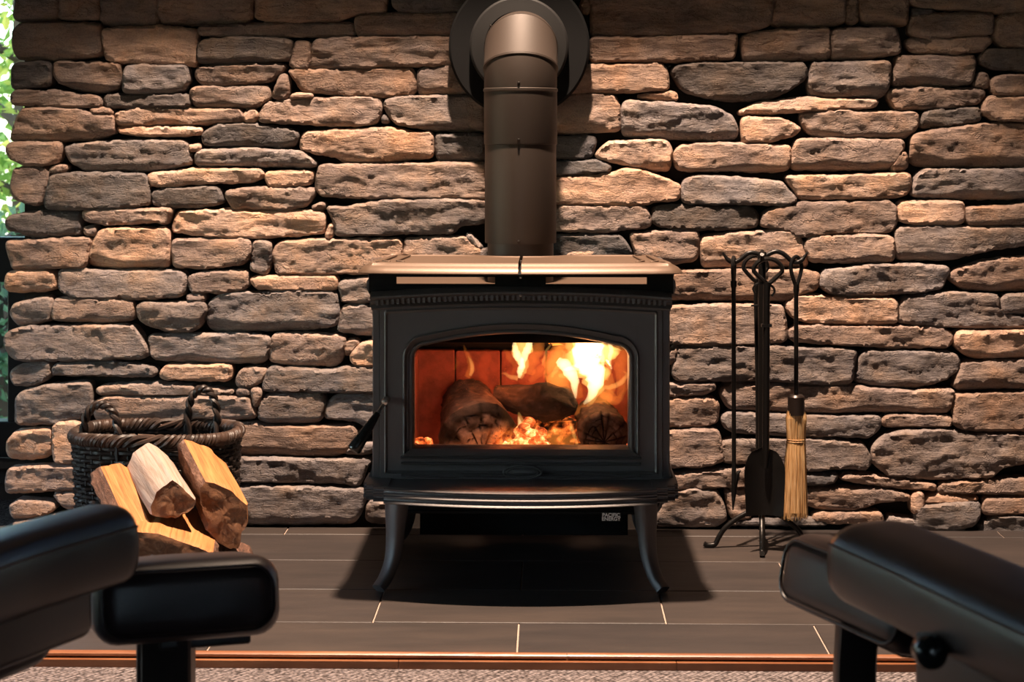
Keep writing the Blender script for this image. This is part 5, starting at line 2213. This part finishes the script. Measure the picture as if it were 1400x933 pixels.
def footstool(label, near0, near1, zc, leg_pos, legbend, ext=0.0):
    """cushion whose near long side runs from near0 to near1 (plan points), tilted down on the far side, on a wood base"""
    a, b = Vector((*near0, 0)), Vector((*near1, 0))
    d = (b - a)
    L = d.length
    d.normalize()
    away = Vector((-d.y, d.x, 0))
    if away.dot(Vector((0, 1, 0))) < 0:
        away = -away
    Wd, Ht = 0.30, 0.116
    c = (a + b) / 2 + away * Wd / 2 * 0.96
    yaw = math.atan2(d.y, d.x)
    if Vector((-math.sin(yaw), math.cos(yaw), 0)).dot(away) < 0:
        yaw += PI
    tilt = -math.radians(11)
    c.z = zc + math.sin(tilt) * Wd / 2
    M_ = M4(c, yaw, tilt)
    root = empty('footstool', (c.x, c.y, Z0), label, 'footstool')
    m = MB()
    rbox(m, L, Wd, Ht, 0.036, M_, 4, 0.006)
    cu_ = m.build('cushion', LE, root, True)
    m = MB()
    hx, hz, r = L / 2 - 0.012, Ht / 2 - 0.011, 0.034
    pts = []
    for cxs, czs, a0 in ((1, 1, 0), (-1, 1, PI / 2), (-1, -1, PI), (1, -1, 1.5 * PI)):
        for k in range(7):
            an = a0 + PI / 2 * k / 6
            pts.append(M_ @ Vector((cxs * (hx - r) + r * math.cos(an), -Wd / 2 + 0.004, czs * (hz - r) + r * math.sin(an))))
    pts.append(pts[0])
    m.tube(pts, 0.003, 8)
    m.build('piping', LE, cu_, 40)
    m = MB()
    p = M_ @ Vector((-L * 0.12, -Wd / 2 + 0.010, Ht / 2 - 0.014))
    q = M_ @ Vector((-L * 0.12, Wd / 2 - 0.05, Ht / 2 + 0.003))
    m.tube([p, p.lerp(q, 0.12) + Vector((0, 0, 0.0075)), p.lerp(q, 0.5) + Vector((0, 0, 0.005)), q], 0.0016, 6)
    m.build('seam', LE, cu_, 40)
    # curved wooden legs
    for i, (px_, wpx, yy, bend) in enumerate(leg_pos):
        top = at(px_, 850, yy)
        wv = wpx
        pts = [Vector((top.x, yy, zc - 0.05)), Vector((top.x - bend * 0.2, yy, 0.24)), Vector((top.x, yy, 0.15)), Vector((top.x + bend, yy, 0.06)), Vector((top.x + bend * 1.6, yy, Z0 + 0.002))]
        rings = []
        for k, pnt in enumerate(spline(pts, 5)):
            rings.append([pnt + Vector((sx * wv / 2, sy * 0.022, 0)) for sx, sy in ((-0.9, -1), (0.9, -1), (1, -0.8), (1, 0.8), (0.9, 1), (-0.9, 1), (-1, 0.8), (-1, -0.8))])
        m = MB()
        m.loft(rings)
        m.build('leg', MT['chairwood'], root, 40)
    m = MB()
    mm = c.copy()
    rbox(m, L * 0.5, Wd * 0.6, 0.02, 0.005, M4(Vector((c.x, c.y, c.z - 0.064)) + d * (-0.03 if zc < 0.37 else 0.0), yaw, tilt), 1)
    m.build('base_board', MT['chairwood'], root, 30)
    return root


# left footstool and recliner
nl0, nl1 = at(386, 818, -2.150), at(128, 838, -2.232)
footstool('dark leather footstool on a wood leg, in front of the firewood', (nl0.x, nl0.y), (nl1.x, nl1.y), 0.362,
          [(230, 0.076, -2.12, 0.0), (215, 0.06, -1.95, 0.0)], 0.0)
CHL = empty('recliner', (-1.05, -2.55, Z0), 'dark leather recliner at the left edge, its padded arm catching pale daylight', 'recliner')
pl = [at(150, 748, -2.33), at(80, 764, -2.42), at(0, 785, -2.52), at(-110, 822, -2.66), at(-260, 880, -2.82)]
for p in pl:
    p.z = 0.478 - 0.0
armrest(CHL, pl, 0.105, 0.108)
ddir = (pl[-1] - pl[0]).normalized()
yawl = math.atan2(ddir.y, ddir.x)
offl = Vector((-ddir.y, ddir.x, 0))
if offl.y < 0:
    offl = -offl
cl = (pl[0] + pl[-1]) / 2
m = MB()
rbox(m, 0.52, 0.05, 0.11, 0.02, M4(Vector((cl.x - 0.03, cl.y - 0.01, 0.41)), yawl), 2)
m.build('side_panel', LE, CHL, True)
m = MB()
rbox(m, 0.55, 0.50, 0.14, 0.05, M4(cl + offl * 0.30 + ddir * 0.03 + Vector((0, 0, -0.10)), yawl), 3, 0.015)
m.build('seat_cushion', LE, CHL, True)
pl2 = [p + offl * 0.61 for p in pl]
armrest(CHL, pl2, 0.105, 0.108)
m = MB()
rbox(m, 0.14, 0.52, 0.62, 0.05, M4(cl + offl * 0.30 + ddir * 0.40 + Vector((0, 0, 0.15)), yawl, 0, 0.22), 3)
m.build('backrest', LE, CHL, True)
m = MB()
m.lathe([(0.0, 0.0), (0.24, 0.0), (0.26, 0.012), (0.24, 0.03), (0.06, 0.045), (0.05, 0.22), (0.0, 0.22)], (cl.x + offl.x * 0.3, cl.y + offl.y * 0.3, Z0), 'z', 40)
m.build('swivel_base', MT['chairwood'], CHL, 40)

# right footstool and recliner
nr0, nr1 = at(1064, 775, -1.985), at(1236, 850, -2.30)
footstool('dark leather footstool on a curved wood leg, beside the tool stand', (nr0.x, nr0.y), (nr1.x, nr1.y), 0.372,
          [(1172, 0.058, -2.15, 0.02), (1176, 0.05, -1.97, 0.02)], 0.02)
CHR = empty('recliner', (0.95, -2.7, Z0), 'dark leather recliner at the right edge, showing a black knob under its arm', 'recliner')
pr_ = [at(1196, 738, -2.40), at(1290, 790, -2.56), at(1400, 850, -2.73), at(1560, 930, -2.93)]
for p in pr_:
    p.z = 0.474
armrest(CHR, pr_, 0.145, 0.108)
ddir = (pr_[-1] - pr_[0]).normalized()
yawr = math.atan2(ddir.y, ddir.x)
offr = Vector((-ddir.y, ddir.x, 0))
if offr.x < 0:
    offr = -offr
cr = (pr_[0] + pr_[-1]) / 2
m = MB()
rbox(m, 0.44, 0.05, 0.27, 0.02, M4(cr + ddir * 0.075 + Vector((0, 0, -0.18)), yawr), 2)
m.build('side_panel', LE, CHR, True)
m = MB()
rbox(m, 0.58, 0.50, 0.16, 0.05, M4(cr + offr * 0.34 - ddir * 0.02 + Vector((0, 0, -0.11)), yawr), 3, 0.02)
m.build('seat_cushion', LE, CHR, True)
armrest(CHR, [p + offr * 0.68 for p in pr_], 0.145, 0.108)
m = MB()
rbox(m, 0.14, 0.54, 0.62, 0.05, M4(cr + offr * 0.34 + ddir * 0.40 + Vector((0, 0, 0.15)), yawr, 0, 0.22), 3)
m.build('backrest', LE, CHR, True)
m = MB()
m.lathe([(0.0, 0.0), (0.24, 0.0), (0.26, 0.012), (0.24, 0.03), (0.06, 0.045), (0.05, 0.22), (0.0, 0.22)], (cr.x + offr.x * 0.34, cr.y + offr.y * 0.34, Z0), 'z', 40)
m.build('swivel_base', MT['chairwood'], CHR, 40)
kc = at(1272, 892, -2.70)
m = MB()
m.lathe([(0.0, -0.020), (0.010, -0.019), (0.017, -0.013), (0.020, -0.003), (0.020, 0.014), (0.016, 0.02), (0.010, 0.022), (0.010, 0.05)], kc, 'y', 28)
m.build('knob', MT['grip'], CHR, 40)
